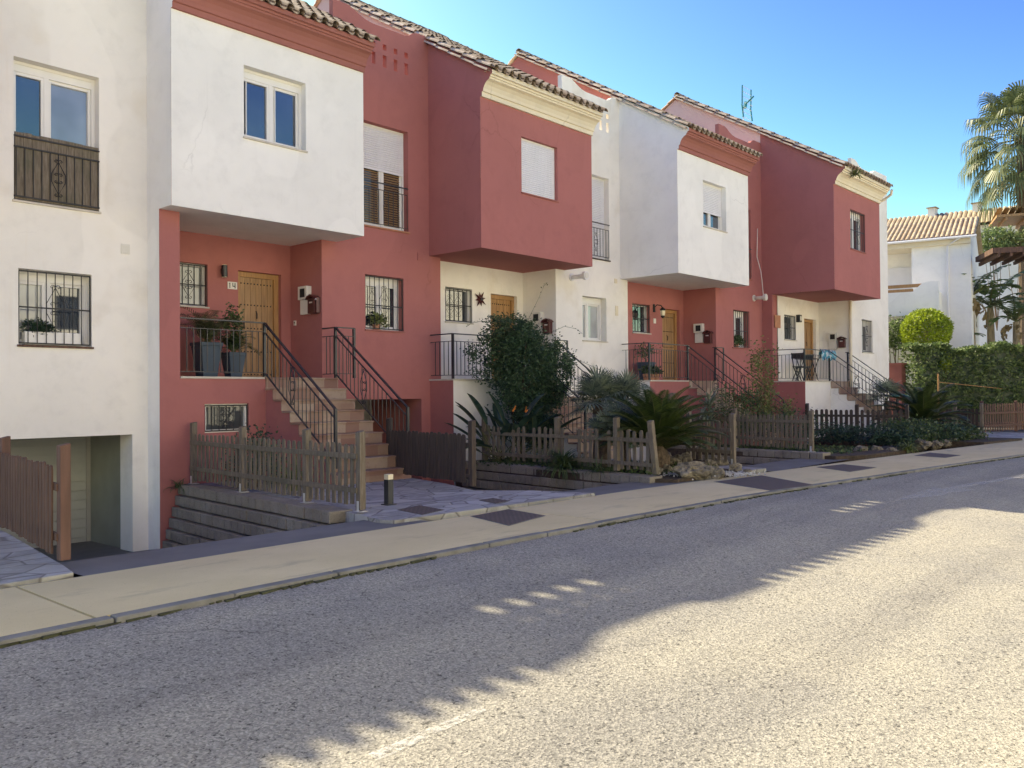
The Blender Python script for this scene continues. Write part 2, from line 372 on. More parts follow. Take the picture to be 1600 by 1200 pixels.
def tag(o, label=None, cat=None, group=None, kind=None):
    if label: o["label"] = label
    if cat: o["category"] = cat
    if group: o["group"] = group
    if kind: o["kind"] = kind
    return o
def thing(name, label, cat, group=None):
    o = bpy.data.objects.new(name, None); o.empty_display_size = .2; COL.objects.link(o)
    return tag(o, label, cat, group)
def settle(root):
    """put the Empty at the base of its parts (parts were built in world coordinates)"""
    ch = [c for c in root.children]
    lo = Vector((1e9,)*3); hi = Vector((-1e9,)*3)
    for c in ch:
        if c.type == 'MESH':
            for v in c.data.vertices:
                for k in range(3): lo[k] = min(lo[k], v.co[k]); hi[k] = max(hi[k], v.co[k])
    p = Vector(((lo.x+hi.x)/2, (lo.y+hi.y)/2, lo.z)); root.location = p
    for c in ch: c.matrix_parent_inverse = Matrix.Translation(-p)

def wall_y(mb, y, x0, x1, z0, z1, holes, dep=.2, bottom=True):
    """wall in a plane of constant Y with rectangular openings and their reveals"""
    xs = sorted({x0, x1}|{h[0] for h in holes}|{h[1] for h in holes}); zs = sorted({z0, z1}|{h[2] for h in holes}|{h[3] for h in holes})
    xs = [a for a in xs if x0 <= a <= x1]; zs = [a for a in zs if z0 <= a <= z1]
    for a, b in zip(xs, xs[1:]):
        for c, d in zip(zs, zs[1:]):
            mx, mz = (a+b)/2, (c+d)/2
            if any(h[0] < mx < h[1] and h[2] < mz < h[3] for h in holes): continue
            mb.quad((a, y, c), (b, y, c), (b, y, d), (a, y, d))
    for h in holes:
        a, b, c, d = h[:4]; e = y+(h[4] if len(h) > 4 else dep)
        mb.quad((a, y, c), (a, e, c), (a, e, d), (a, y, d)); mb.quad((b, y, d), (b, e, d), (b, e, c), (b, y, c))
        mb.quad((a, y, d), (a, e, d), (b, e, d), (b, y, d)); mb.quad((a, y, c), (b, y, c), (b, e, c), (a, e, c))

# ------------------------------------------------------------------ ironwork
def spiral(cx, cz, r, turn, start, sgn, n=10):
    return [(cx+sgn*r*(1-.72*k/n)*math.cos(start+turn*k/n), cz+r*(1-.72*k/n)*math.sin(start+turn*k/n)) for k in range(n+1)]
def ornament(mb, xc, y, zc, w, h, r=.006, axis='X'):
    """diamond of bars with paired scrolls"""
    P = (lambda a, z: (xc+a, y, zc+z)) if axis == 'X' else (lambda a, z: (y, xc+a, zc+z))
    pts = [(0, h/2), (w/2, h*.12), (w/2, -h*.12), (0, -h/2), (-w/2, -h*.12), (-w/2, h*.12), (0, h/2)]
    mb.tube([P(*p) for p in pts], r, 4)
    for sg in (-1, 1):
        for zz, dr in ((h*.5, 1), (h*.09, 1), (-h*.09, -1), (-h*.5, -1)):
            rr = w*.17
            q = [(sg*(rr-rr*(1-.7*k/8)*math.cos(5.2*k/8)), zz+dr*rr*.2+dr*rr*(1-.7*k/8)*math.sin(5.2*k/8)*.9) for k in range(9)]
            mb.tube([P(*p) for p in q], r*.9, 4)
def grille(parent, x0, x1, z0, z1, y, n=7, horiz=(0.5,), orn=True, r=.008):
    mb = MB(); e = .015
    for k in range(n+1):
        x = x0+e+(x1-x0-2*e)*k/n; mb.tube([(x, y, z0+.02), (x, y, z1-.02)], r*(1.5 if k in (0, n) else 1), 5)
    for t in (0.0,)+tuple(horiz)+(1.0,):
        z = z0+.03+(z1-z0-.06)*t; mb.obox((x0+e, y+.004, z), (x1-e, y+.004, z), .010, .022)
    if orn:
        w = (x1-x0)/n*2*.95; ornament(mb, x0+e+(x1-x0-2*e)*round(n/2)/n, y-.004, (z0+z1)/2, w, (z1-z0)*.56, .006)
    return mb.build('grille', 'iron', parent)
def window(parent, x0, x1, z0, z1, Y, dep=.2, split=.5, shutter=0., box=True, grill=None, glass='glass', glass2=None, sill=True, label=None, slats=False, bars=False):
    """parent > window(frame) > pane, shutter, grille, sill"""
    y = Y+dep; mb = MB(); t = .05; top = z1-(.11 if box else 0)
    mb.box(x0, x0+t, y-.05, y+.03, z0, z1); mb.box(x1-t, x1, y-.05, y+.03, z0, z1)
    mb.box(x0+t, x1-t, y-.05, y+.03, z0, z0+t); mb.box(x0+t, x1-t, y-.048, y+.03, top-t, z1)
    if box: mb.box(x0+t, x1-t, y-.062, y-.05, z1-.05, z1-.005)
    xm = x0+(x1-x0)*split
    if split and split > 0:
        mb.box(xm-.035, xm+.035, y-.045, y+.02, z0+t, top-t)
        for a, b, q in ((x0+t, xm-.035, 0), (xm+.035, x1-t, .02)):
            mb.box(a, a+.04, y-.035+q, y+.01+q, z0+t, top-t); mb.box(b-.04, b, y-.035+q, y+.01+q, z0+t, top-t)
            mb.box(a+.04, b-.04, y-.033+q, y+.01+q, z0+t, z0+t+.045); mb.box(a+.04, b-.04, y-.033+q, y+.01+q, top-t-.045, top-t)
    if bars:
        for xx in bars: mb.box(xx-.008, xx+.008, y-.03, y+.0, z0+t, top-t)
    w = mb.build('window', 'pvc', parent)
    if label: w["label"] = label
    if glass2 and split:
        g = MB(); g.box(x0+.02, xm, y+.005, y+.03, z0+.02, top); g.build('pane', glass, w)
        g = MB(); g.box(xm, x1-.02, y+.026, y+.04, z0+.02, top); g.build('pane', glass2, w)
    else:
        g = MB(); g.box(x0+.02, x1-.02, y+.005, y+.03, z0+.02, top); g.build('pane', glass, w)
    if slats:
        s_ = MB(); z = z0+.08
        while z < z1-.1: s_.box(x0+.07, x1-.07, y-.03+.02, y-.012+.012, z, z+.028); z += .05
        s_.build('slat_blind', 'beige_slats', w)
    if shutter > 0:
        s_ = MB(); z = z1-.06; zb = z1-(z1-z0)*shutter
        while z > zb:
            s_.extrude_x([(y-.058, z), (y-.066, z-.012), (y-.066, z-.034), (y-.058, z-.042), (y-.052, z-.042), (y-.052, z)], x0+t*.6, x1-t*.6); z -= .046
        s_.box(x0+t*.6, x1-t*.6, y-.07, y-.05, z-.01, z+.04)
        s_.build('roller_shutter', 'shutter', w)
    if sill:
        s_ = MB(); s_.box(x0-.02, x1+.02, Y-.035, y-.05, z0-.03, z0); s_.build('sill', 'stone' if sill is True else sill, w)
    if grill: grille(w, x0, x1, z0, z1, Y+.03, **grill)
    return w
def door(parent, x0, x1, z0, z1, Y, dep=.18, mat='ochre_wood', studs=True, panel=False):
    y = Y+dep; t = .1; mb = MB()
    mb.box(x0, x0+t, y-.08, y+.04, z0, z1); mb.box(x1-t, x1, y-.08, y+.04, z0, z1); mb.box(x0+t, x1-t, y-.078, y+.04, z1-t, z1)
    d = MB(); n = 6; a, b = x0+t, x1-t
    for k in range(n):
        u = a+(b-a)*k/n; v = a+(b-a)*(k+1)/n; d.box(u+.003, v-.003, y-.03, y+.01, z0+.01, z1-t)
    if panel:
        for (p, q) in ((.12, .45), (.55, .9)):
            zz0 = z0+(z1-z0-t)*p; zz1 = z0+(z1-z0-t)*q
            d.box(a+.1, (a+b)/2-.05, y-.045, y-.03, zz0, zz1); d.box((a+b)/2+.05, b-.1, y-.045, y-.03, zz0, zz1)
    nf = len(d.f)
    if studs:
        for fr in (.06, .27, .5, .73, .94):
            z = z0+(z1-t-z0)*(1-fr) if fr != .94 else z0+.09
            for k in range(10):
                x = a+.05+(b-a-.1)*k/9; d.tube([(x, y-.029, z), (x, y-.045, z)], [.017, .007], 6)
    dd = d.build('door', mat, parent); dd.data.materials.append(M['iron'])
    for p_ in dd.data.polygons[nf:]: p_.material_index = 1
    mb.build('door_frame', 'frame_wood', dd)
    h = MB(); h.tube([(a+.09, y-.03, z0+1.0), (a+.09, y-.07, z0+1.0), (a+.09, y-.07, z0+1.12)], .012, 6); h.build('door_handle', 'iron', dd)
    h = MB(); h.tube([(a+.5*(b-a), y-.03, z0+1.35), (a+.5*(b-a), y-.06, z0+1.3), (a+.5*(b-a), y-.06, z0+1.2)], .012, 6)
    h.build('door_knocker', 'iron', dd)
    return dd
def rail_run(mb, p, q, h=.97, gap=.115, lower=.08, post=(True, True), orn=None, double=True):
    """balustrade from p to q (floor points) following any slope; returns nothing"""
    p = Vector(p); q = Vector(q); d = q-p; L = math.hypot(d.x, d.y); up_ = Vector((0, 0, 1))
    mb.obox(p+up_*h, q+up_*h, .045, .022); 
    if double: mb.obox(p+up_*(h-.16), q+up_*(h-.16), .03, .012)
    mb.obox(p+up_*lower, q+up_*lower, .03, .012)
    n = max(1, int(L/gap))
    for k in range(1, n):
        a = p+d*(k/n); mb.obox(a+up_*lower, a+up_*(h-.16 if double else h), .012, .012, (0, 1, 0))
    for f, a in zip(post, (p, q)):
        if f: mb.obox(a+up_*(.0), a+up_*(h+.005), .045, .045, (0, 1, 0))

# ------------------------------------------------------------------ roofs
SL = .593; EZ = 6.66
def barrel(mb, x, y0, z0, y1, z1, r, n=6, tilt=.03, up_=True, thick=False):
    """one clay tile lying from (y0,z0) low end to (y1,z1) high end"""
    i = len(mb.v)
    for (y, z, rr) in ((y0, z0+tilt, r), (y1, z1, r*.86)):
        for k in range(n+1):
            t = math.pi*k/n; s = 1 if up_ else -1
            mb.v.append((x-rr*math.cos(t), y, z+s*rr*math.sin(t)*.95))
    for k in range(n): mb.f.append((i+k, i+k+1, i+n+2+k, i+n+1+k))
    if thick:
        j = len(mb.v); rr = r-.016
        for y in (y0, y0+.12):
            for k in range(n+1):
                t = math.pi*k/n; s = 1 if up_ else -1
                mb.v.append((x-rr*math.cos(t), y, z0+tilt+(y-y0)*SL+s*rr*math.sin(t)*.95-(.0)))
        for k in range(n):
            mb.f.append((i+k, j+k, j+k+1, i+k+1)); mb.f.append((j+k, j+n+1+k, j+n+2+k, j+k+1))
def tiled_roof(parent, X0, X1, Yf, run=5.3, back=5.6):
    ye = Yf-.44; ze = EZ+.0; yr = Yf+run; zr = ze+SL*(yr-ye)
    mb = MB(); pitch_ = .237; n = int((X1-X0+.05)/pitch_); L = yr-ye; m = int(L/.36)
    for i in range(n+1):
        x = X0+.05+i*pitch_
        for j in range(m):
            a = ye+L*j/m+rnd.uniform(-.012, .012); b = ye+L*(j+1)/m+.05
            xx = x+rnd.uniform(-.008, .008)
            barrel(mb, xx, a, ze+SL*(a-ye)+.015, b, ze+SL*(b-ye)+.015, .082, tilt=.03+rnd.uniform(-.005, .008), thick=(j == 0))
            if i < n:
                barrel(mb, xx+pitch_/2, a+.03, ze+SL*(a-ye)+.045, b, ze+SL*(b-ye)+.045, .075, tilt=.01, up_=False, thick=(j == 0))
    o = mb.build('roof', 'tile', parent)
    d = MB()
    d.poly([(X0, ye+.1, ze+SL*.1-.01), (X1, ye+.1, ze+SL*.1-.01), (X1, yr, zr-.01), (X0, yr, zr-.01)])
    yb = yr+back; zb = zr-SL*back
    d.poly([(X0, yr, zr-.01), (X1, yr, zr-.01), (X1, yb, zb), (X0, yb, zb)])
    d.build('roof_deck', 'tile', o)
    v = MB()
    for j in range(m):
        a = ye+.06+L*j/m; b = ye+.06+L*(j+1)/m+.03
        barrel(v, X0-.035+rnd.uniform(-.01, .01), a, ze+SL*(a-ye)-.015, b, ze+SL*(b-ye)-.015, .07, tilt=.03)
        barrel(v, X0-.075+rnd.uniform(-.008, .008), a+.06, ze+SL*(a-ye)-.09, b+.04, ze+SL*(b-ye)-.09, .055, tilt=.028)
    v.box(X0-.06, X0-.004, ye+.25, ye+.26, ze, ze+.01)
    m2 = int(back/.36)
    for j in range(m2):
        a = yb-back*j/m2; b = yb-back*(j+1)/m2-.05
        barrel(v, X0-.035, a, zb+SL*(yb-a)-.015, b, zb+SL*(yb-b)-.015, .07, tilt=.03)
    v.build('verge_tiles', 'tile_mortar', o)
    r_ = MB(); k = int((X1-X0)/.35)
    for j in range(k+1):
        x = X0-.08+j*.35; i = len(r_.v)
        for (xx, rr) in ((x, .105), (x+.38, .09)):
            for q in range(7):
                t = math.pi*q/6; r_.v.append((xx, yr-rr*math.cos(t), zr+.03+rr*math.sin(t)))
        for q in range(6): r_.f.append((i+q, i+q+1, i+8+q, i+7+q))
    r_.build('ridge_tiles', 'tile', o)
    return zr

# ------------------------------------------------------------------ the terraced houses
CPROF = [(0, 6.20), (.05, 6.20), (.055, 6.29), (.085, 6.30), (.10, 6.36), (.14, 6.43), (.20, 6.485), (.27, 6.515), (.275, 6.55), (.30, 6.555), (.305, 6.59), (.35, 6.60), (.35, 6.68), (0, 6.70)]
PARA = [(0, 7.90), (.36, 7.90), (.50, 7.86), (.66, 7.79), (.82, 7.74), (1.0, 7.715), (1.9, 7.725), (2.0, 7.76), (2.12, 7.85), (2.25, 7.88)]
def house(label, X0, Yf, Yw, Yt, Ypier, Xr, wallc, bayc, trim, prevc, backc, Yprev, zl=-.09, pier_y=None, left_open=False, basement=False, grp="terraced houses in the row", wg=(4.57, 5.60), XL=None):
    XB = X0+3.85; Yp = Yw+1.07; Yb = Yf+10.9; xs0, xs1 = X0+1.95, X0+3.5
    h = thing('row_house', label, 'house', grp)
    # --- recessed facade with its openings
    w = MB()
    holes = [(X0+wg[0], X0+wg[1], 1.35, 2.48), (X0+4.55, X0+5.75, 3.49, 5.65)]
    if XL is not None: holes = [(4.69, 5.75, .79, 1.93), (4.63, 5.87, 2.94, 5.08)]
    lat = [X0+4.52+.3*k for k in range(5)]
    for x in lat: holes += [(x-.05, x+.05, 6.88, 7.13, .12), (x-.05, x+.05, 7.24, 7.36, .12)]
    wall_y(w, Yw, xs1, Xr, zl, 7.4, holes)
    # garage recess: lintel underside, pillars, side walls
    gx0, gx1 = X0+3.72, (X0+6.09 if XL is None else 6.39); dg = 1.8
    w.quad((gx0, Yw, zl), (gx1, Yw, zl), (gx1, Yw+dg, zl), (gx0, Yw+dg, zl))
    for a, b in ((xs1, gx0), (gx1, Xr)): w.quad((a, Yw, -2.95), (b, Yw, -2.95), (b, Yw, zl), (a, Yw, zl))
    w.quad((gx0, Yw, -2.95), (gx0, Yw+dg, -2.95), (gx0, Yw+dg, zl), (gx0, Yw, zl)); w.quad((gx1, Yw, zl), (gx1, Yw+.45, zl), (gx1, Yw+.45, -2.95), (gx1, Yw, -2.95))
    w.quad((gx1, Yw+.45, zl), (gx1+.05, Yw+.45, zl), (gx1+.05, Yw+.45, -2.95), (gx1, Yw+.45, -2.95)); w.quad((gx1+.05, Yw+.45, zl), (gx1+.05, Yw+dg, zl), (gx1+.05, Yw+dg, -2.95), (gx1+.05, Yw+.45, -2.95))
    # parapet top with its swept outline
    pr = [(XB-.05, 7.4)]+[(XB-.05+(x if x else 0), z) for x, z in PARA]+[(Xr, PARA[-1][1]+.01), (Xr, 7.4)]
    n = len(pr); i = len(w.v)
    w.v += [(x, Yw, z) for x, z in pr]+[(x, Yw+.12, z) for x, z in pr]
    w.f += [tuple(range(i, i+n)), tuple(range(i+n, i+2*n))[::-1]]+[(i+k, i+n+k, i+n+(k+1) % n, i+(k+1) % n) for k in range(n)]
    # inner face of the parapet (with the lattice) and roof terrace behind it
    wall_y(w, Yw+.12, XB-.05, Xr, 6.66, 7.4, [q[:4]+(0,) for q in holes if q[2] > 6.7])
    w.quad((XB-.05, Yw, 6.6), (XB-.05, Yw+.12, 6.6), (XB-.05, Yw+.12, 7.4), (XB-.05, Yw, 7.4))
    w.quad((XB-.05, Yw+.12, 6.66), (Xr, Yw+.12, 6.66), (Xr, Yb, 6.66), (XB-.05, Yb, 6.66))
    w.quad((X0, Yb, -2.9), (Xr, Yb, -2.9), (Xr, Yb, 6.8), (X0, Yb, 6.8))
    # porch back wall and its right-hand wall
    ph = [(X0+(.95 if wallc == 'red' and basement else .80), X0+1.68, 1.68, 2.48), (X0+2.32, X0+3.28, .33, 2.44)]
    wall_y(w, Yp, X0+.33, xs1, .33, 3.052, ph, .18)
    w.quad((xs1, Yw, .2), (xs1, Yp, .2), (xs1, Yp, 3.052), (xs1, Yw, 3.052))
    if left_open: w.quad((X0, Yt, -2.95), (X0+.35, Yt, -2.95), (X0+.35, Yt, 3.052), (X0, Yt, 3.052))
    if left_open:
        cs = MB(); cs.quad((X0-.002, Yt-.001, -2.95), (X0-.002, Yw, -2.95), (X0-.002, Yw, 3.06), (X0-.002, Yt-.001, 3.06)); cs.build('corner_return', 'white', h)
        w.quad((X0+.35, Yt, .3), (X0+.35, Yp, .3), (X0+.35, Yp, 3.052), (X0+.35, Yt, 3.052))
    # terrace front wall, stair flanks
    bh = [(X0+.78, X0+1.61, -.62, -.13)] if basement else []
    wall_y(w, Yt, X0+(.35 if left_open else 0), xs0, -2.95, .30, bh, .2)
    st = .262; rs = .2; nst = 9
    for xx in (xs0+.001, xs1-.001):
        pts = [(xx, Yt, -2.0)]+[(xx, Yt, .30)]
        y = Yt; z = .33
        for k in range(nst-1): y -= st; z -= rs; pts += [(xx, y+st, z), (xx, y, z)]
        pts += [(xx, y, -2.0)]; w.poly(pts)
    if XL is not None:
        w = MB(); wall_y(w, Yw, XL, Xr, zl, 6.66, holes[:2])
        w.quad((gx0-3, Yw, zl), (gx1, Yw, zl), (gx1, Yw+dg, zl), (gx0-3, Yw+dg, zl)); w.quad((gx1, Yw, -2.95), (Xr, Yw, -2.95), (Xr, Yw, zl), (gx1, Yw, zl))
        w.quad((gx1, Yw, zl), (gx1, Yw+.45, zl), (gx1, Yw+.45, -2.95), (gx1, Yw, -2.95)); w.quad((gx1, Yw+.45, zl), (gx1+.05, Yw+.45, zl), (gx1+.05, Yw+.45, -2.95), (gx1, Yw+.45, -2.95)); w.quad((gx1+.05, Yw+.45, zl), (gx1+.05, Yw+dg, zl), (gx1+.05, Yw+dg, -2.95), (gx1+.05, Yw+.45, -2.95))
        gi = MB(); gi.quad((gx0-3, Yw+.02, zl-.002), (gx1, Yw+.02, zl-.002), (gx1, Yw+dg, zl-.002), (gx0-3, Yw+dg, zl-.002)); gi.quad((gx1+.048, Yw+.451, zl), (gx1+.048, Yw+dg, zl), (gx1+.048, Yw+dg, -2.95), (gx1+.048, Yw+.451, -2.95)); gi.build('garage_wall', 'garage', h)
        wall_y(w, Yw, XB-.05, Xr, 6.66, 7.4, [q for q in holes2(X0) if True]); wall_y(w, Yw+.12, XB-.05, Xr, 6.66, 7.4, [q[:4]+(0,) for q in holes2(X0)])
        i = len(w.v); w.v += [(x, Yw, z) for x, z in pr]+[(x, Yw+.12, z) for x, z in pr]
        w.f += [tuple(range(i, i+n)), tuple(range(i+n, i+2*n))[::-1]]+[(i+k, i+n+k, i+n+(k+1) % n, i+(k+1) % n) for k in range(n)]
        w.quad((XB-.05, Yw+.12, 6.66), (Xr, Yw+.12, 6.66), (Xr, Yb, 6.66), (XB-.05, Yb, 6.66)); w.quad((X0, Yb, -2.9), (Xr, Yb, -2.9), (Xr, Yb, 6.8), (X0, Yb, 6.8))
        w.quad((X0, Yw, -2.9), (XL, Yw, -2.9), (XL, Yw, 6.66), (X0, Yw, 6.66))
    w.build('wall', wallc, h)
    if not (left_open or XL is not None):
        p = MB(); p.box(X0-.002, X0+.33, Ypier, Yp+.02, -1.0, 3.05)       # party pier beside the porch
        p.quad((X0-.001, Yprev, -2.95), (X0-.001, Yt, -2.95), (X0-.001, Yt, .30), (X0-.001, Yprev, .30)); p.build('party_pier', prevc, h)
    # --- projecting upper storey
    b = MB(); wall_y(b, Yf, X0, XB, 3.05, 6.22, [(X0+1.29, X0+2.54, 4.42, 5.65)])
    prof = [(Yf, 3.05)]+[(Yf-d, z) for d, z in CPROF[:-1]]
    yr, zr = Yf+5.3, EZ+SL*5.74
    side = prof+[(Yf-.3, EZ+SL*.14-.02), (Yprev, EZ+SL*(Yprev-Yf+.44)-.03), (Yprev, 3.05)]
    b.poly([(X0-.004, y, z) for y, z in side])
    b.quad((XB, Yf, 3.05), (XB, Yw, 3.05), (XB, Yw, 6.6), (XB, Yf, 6.6))
    b.quad((X0, Yf, 3.05), (XB, Yf, 3.05), (XB, Yw+.001, 3.05), (X0, Yw+.001, 3.05)); b.quad((X0, Yw, 3.05), (xs1, Yw, 3.05), (xs1, Yp, 3.05), (X0, Yp, 3.05))
    b.build('upper_storey', bayc, h)
    g = MB()
    g.poly([(X0-.003, Yprev, 2.0), (X0-.003, Yprev, EZ+SL*(Yprev-Yf+.44)-.03), (X0-.003, yr, zr-.03), (X0-.003, Yb, EZ+SL*.14), (X0-.003, Yb, 2.0)])
    g.poly([(XB, Yw, 6.5), (XB, Yw, EZ+SL*(Yw-Yf+.44)-.03), (XB, yr, zr-.03), (XB, Yb, EZ+SL*.14), (XB, Yb, 6.5)])
    g.poly([(XB, Yf-.3, 6.6), (XB, Yf-.3, 6.72), (XB, Yw, EZ+SL*(Yw-Yf+.44)-.03), (XB, Yw, 6.6)])
    g.build('gable_wall', backc, h)
    c = MB(); c.extrude_x([(Yf-d, z) for d, z in CPROF], X0, XB+.003); c.build('cornice', trim, h)
    tiled_roof(h, X0, XB+.1, Yf)
    # garage door
    gd = MB(); gg0 = gx0 if XL is None else XL-.8
    z = -2.95
    while z < zl-.12:
        gd.box(gg0, gx1, Yw+dg-.02, Yw+dg+.02, z+.012, z+.16); gd.box(gg0, gx1, Yw+dg+.008, Yw+dg+.01, z-.004, z+.012); z += .164
    gdo = gd.build('garage_door', 'door_grey' if XL is not None else 'grey_wall', h)
    gf = MB(); gf.box(gg0, gx1+.05, Yw+dg-.05, Yw+dg-.021, zl-.1, zl); gf.box(gx1-.02, gx1+.048, Yw+dg-.05, Yw+dg-.022, -2.95, zl-.1); gf.build('door_track', 'grey_wall', gdo)
    if XL is not None: return h
    # --- terrace floor and stairs
    t = MB()
    xl = X0+.352 if left_open else X0
    t.box(xl-(0 if left_open else .03), xs0, Yt-.03, Yp, .30, .335); t.box(xs0, xs1, Yt, Yp, .30, .335); t.build('terrace_floor', 'stone', h)
    s = MB(); y, z = Yt, .33
    for k in range(nst):
        s.box(xs0-.03 if k else xs0, xs1+.02, y-.02, y+.001, z-rs, z-.03)                # riser
        s.box(xs0-.03, xs1+.03, y-.045, y+st-.021, z-.03, z+.004 if k == 0 else z)       # tread
        y -= st; z -= rs
    s.build('stairs', 'stair', h, bevel=.006)
    # --- balustrades
    r = MB()
    z0 = .335
    if left_open: rail_run(r, (X0+.36, Yt+.03, z0), (xs0, Yt+.03, z0), post=(False, False))
    else:
        rail_run(r, (X0+.02, Yprev-.02, z0), (X0+.02, Yt+.03, z0), post=(False, False)); rail_run(r, (X0+.02, Yt+.03, z0), (xs0, Yt+.03, z0), post=(True, False))
    r.build('terrace_railing', 'metal', h)
    for xx, tops in ((xs0, 0), (xs1, 1)):
        r = MB(); y0 = Yt+(.03 if not tops else .32); ye = Yt-2.05
        if tops:
            y0 = Yt+.03
            rail_run(r, (xx+.02, Yt+.0, z0), (xx+.02, Yw+.0 if Yw > Yt+.1 else Yt+.12, z0), post=(False, False), gap=.1)
        rail_run(r, (xx, y0, z0), (xx, ye, z0-1.53), post=(True, True)); ornament(r, Yt-.82, xx, z0-.63+.46, .19, .58, .009, axis='Y')
        if tops: rail_run(r, (xx+.02, Yt, z0), (xx+.42, Yt, z0), post=(False, True), gap=.1)
        r.build('stair_railing', 'metal', h)
    return h
def holes2(X0):
    o = []
    for k in range(5):
        x = X0+4.52+.3*k; o += [(x-.05, x+.05, 6.88, 7.13, .12), (x-.05, x+.05, 7.24, 7.36, .12)]
    return o
def juliet(h, x0, x1, z0, Y, orn=True):
    r = MB(); y = Y+.0
    r.obox((x0, y, z0+.92), (x1, y, z0+.92), .03, .02); r.obox((x0+.03, y, z0+.78), (x1-.03, y, z0+.78), .02, .012); r.obox((x0+.03, y, z0+.06), (x1-.03, y, z0+.06), .02, .012)
    n = 9
    for k in range(n+1):
        x = x0+.03+(x1-x0-.06)*k/n; r.tube([(x, y, z0+.06), (x, y, z0+.78)], .008, 5)
    if orn: ornament(r, (x0+x1)/2, y-.008, z0+.42, .16, .42, .006)
    r.build('window_railing', 'metal', h)

XS = {0: -.1, 1: 6.65, 2: 13.0, 3: 19.25, 4: 25.72}
# leftmost house
h0 = house("cream house at the left edge of the photo with white garage door below street level", XS[0], 13.2, 14.08, 14.08, 14.08, 6.65, 'cream', 'red', 'cream_trim', 'red', 'white', 14.08, zl=-.61, XL=3.2)
window(h0, 4.63, 5.87, 2.94, 5.08, 14.08, .22, .42, glass='glass', glass2='glass_curtain', label='tall sliding window with sky reflected in the left pane')
bg_ = MB()
for k in range(10):
    x = 4.645+.122*k; bg_.box(x, x+.119, 14.085, 14.105, 2.96, 3.96+rnd.uniform(-.01, .01))
gb = bg_.build('balcony_guard', 'grey_wood', h0)
bi = MB()
for z in (3.9, 3.74, 3.0): bi.obox((4.63, 14.07, z), (5.87, 14.07, z), .02, .022)
for k in range(11):
    x = 4.66+.119*k; bi.tube([(x, 14.066, 3.0), (x, 14.066, 3.74)], .008, 5)
ornament(bi, 5.25, 14.055, 3.36, .2, .5, .007); bi.build('guard_bars', 'iron', gb)
window(h0, 4.69, 5.75, .79, 1.93, 14.08, .24, .45, glass='glass_light', glass2='glass', grill=dict(n=8), label='barred window with a white planter behind the grille', sill='brown_wood')

h1 = house("first red house with white overhanging upper storey, number tile and pine front door", XS[1], 13.25, 14.13, 13.67, 13.7, 13.0, 'red', 'white', 'red_trim', 'red', 'pinkish', 14.08, left_open=True, basement=True)
X0 = XS[1]
window(h1, X0+1.29, X0+2.54, 4.42, 5.65, 13.25, .2, .5, bars=[X0+1.29+.15, X0+1.29+.72], label='sliding window reflecting deep blue sky')
window(h1, X0+4.55, X0+5.75, 3.49, 5.65, 14.13, .2, .5, shutter=.42, slats=True, sill='terracotta', label='tall window with half lowered white shutter over brown slats')
juliet(h1, X0+4.5, X0+5.72, 3.49, 14.10)
window(h1, X0+4.57, X0+5.60, 1.35, 2.48, 14.13, .22, .5, grill=dict(n=8, horiz=(.45,)), sill='red_trim', label='barred window with a leafy pot behind the grille')
window(h1, X0+.95, X0+1.68, 1.68, 2.48, 15.2, .15, 0, glass='glass_light', grill=dict(n=6, horiz=(.5,)), box=False)
window(h1, X0+.78, X0+1.61, -.62, -.13, 13.67, .1, 0, box=False, glass='glass_dull', grill=dict(n=6, horiz=(), orn=True), sill=False, label='small barred basement window behind the picket fence')
door(h1, X0+2.32, X0+3.28, .335, 2.44, 15.2)

h2 = house("cream house with red overhanging storey and closed white shutter, behind the big climbing bush", XS[2], 12.54, 13.4, 13.4, 14.13, XS[3], 'cream', 'red', 'cream_trim', 'red', 'pinkish', 14.13)
X0 = XS[2]
window(h2, X0+1.29, X0+2.54, 4.42, 5.65, 12.54, .14, 0, shutter=.98, box=False, label='window fully closed by a white blind', sill='red_trim')
window(h2, X0+4.55, X0+5.75, 3.49, 5.65, 13.4, .2, .5, shutter=.97, sill='dark_wood'); juliet(h2, X0+4.5, X0+5.72, 3.49, 13.37)
window(h2, X0+4.57, X0+5.60, 1.35, 2.48, 13.4, .24, .45, glass='glass_light', glass2='glass_light', label='unbarred white window')
window(h2, X0+.80, X0+1.68, 1.68, 2.48, 14.47, .16, 0, grill=dict(n=6, horiz=(.5,)), box=False)
door(h2, X0+2.32, X0+3.28, .335, 2.44, 14.47, mat='frame_wood')

h3 = house("second red house with white overhanging upper storey and a partly lowered shutter", XS[3], 11.62, 12.5, 12.5, 13.4, XS[4], 'red', 'white', 'red_trim', 'cream', 'red', 13.4)
X0 = XS[3]
window(h3, X0+1.29, X0+2.54, 4.42, 5.65, 11.62, .2, 0.5, shutter=.62, label='window with shutter lowered to two thirds')
window(h3, X0+4.55, X0+5.75, 3.49, 5.65, 12.5, .2, .5, sill='red_trim'); juliet(h3, X0+4.5, X0+5.72, 3.49, 12.47)
window(h3, X0+4.50, X0+5.53, 1.35, 2.48, 12.5, .22, .5, grill=dict(n=8, horiz=(.45,)), sill='red_trim')
window(h3, X0+.80, X0+1.68, 1.68, 2.48, 13.57, .16, 0, grill=dict(n=6, horiz=(.5,)), box=False)
door(h3, X0+2.32, X0+3.28, .335, 2.44, 13.57)

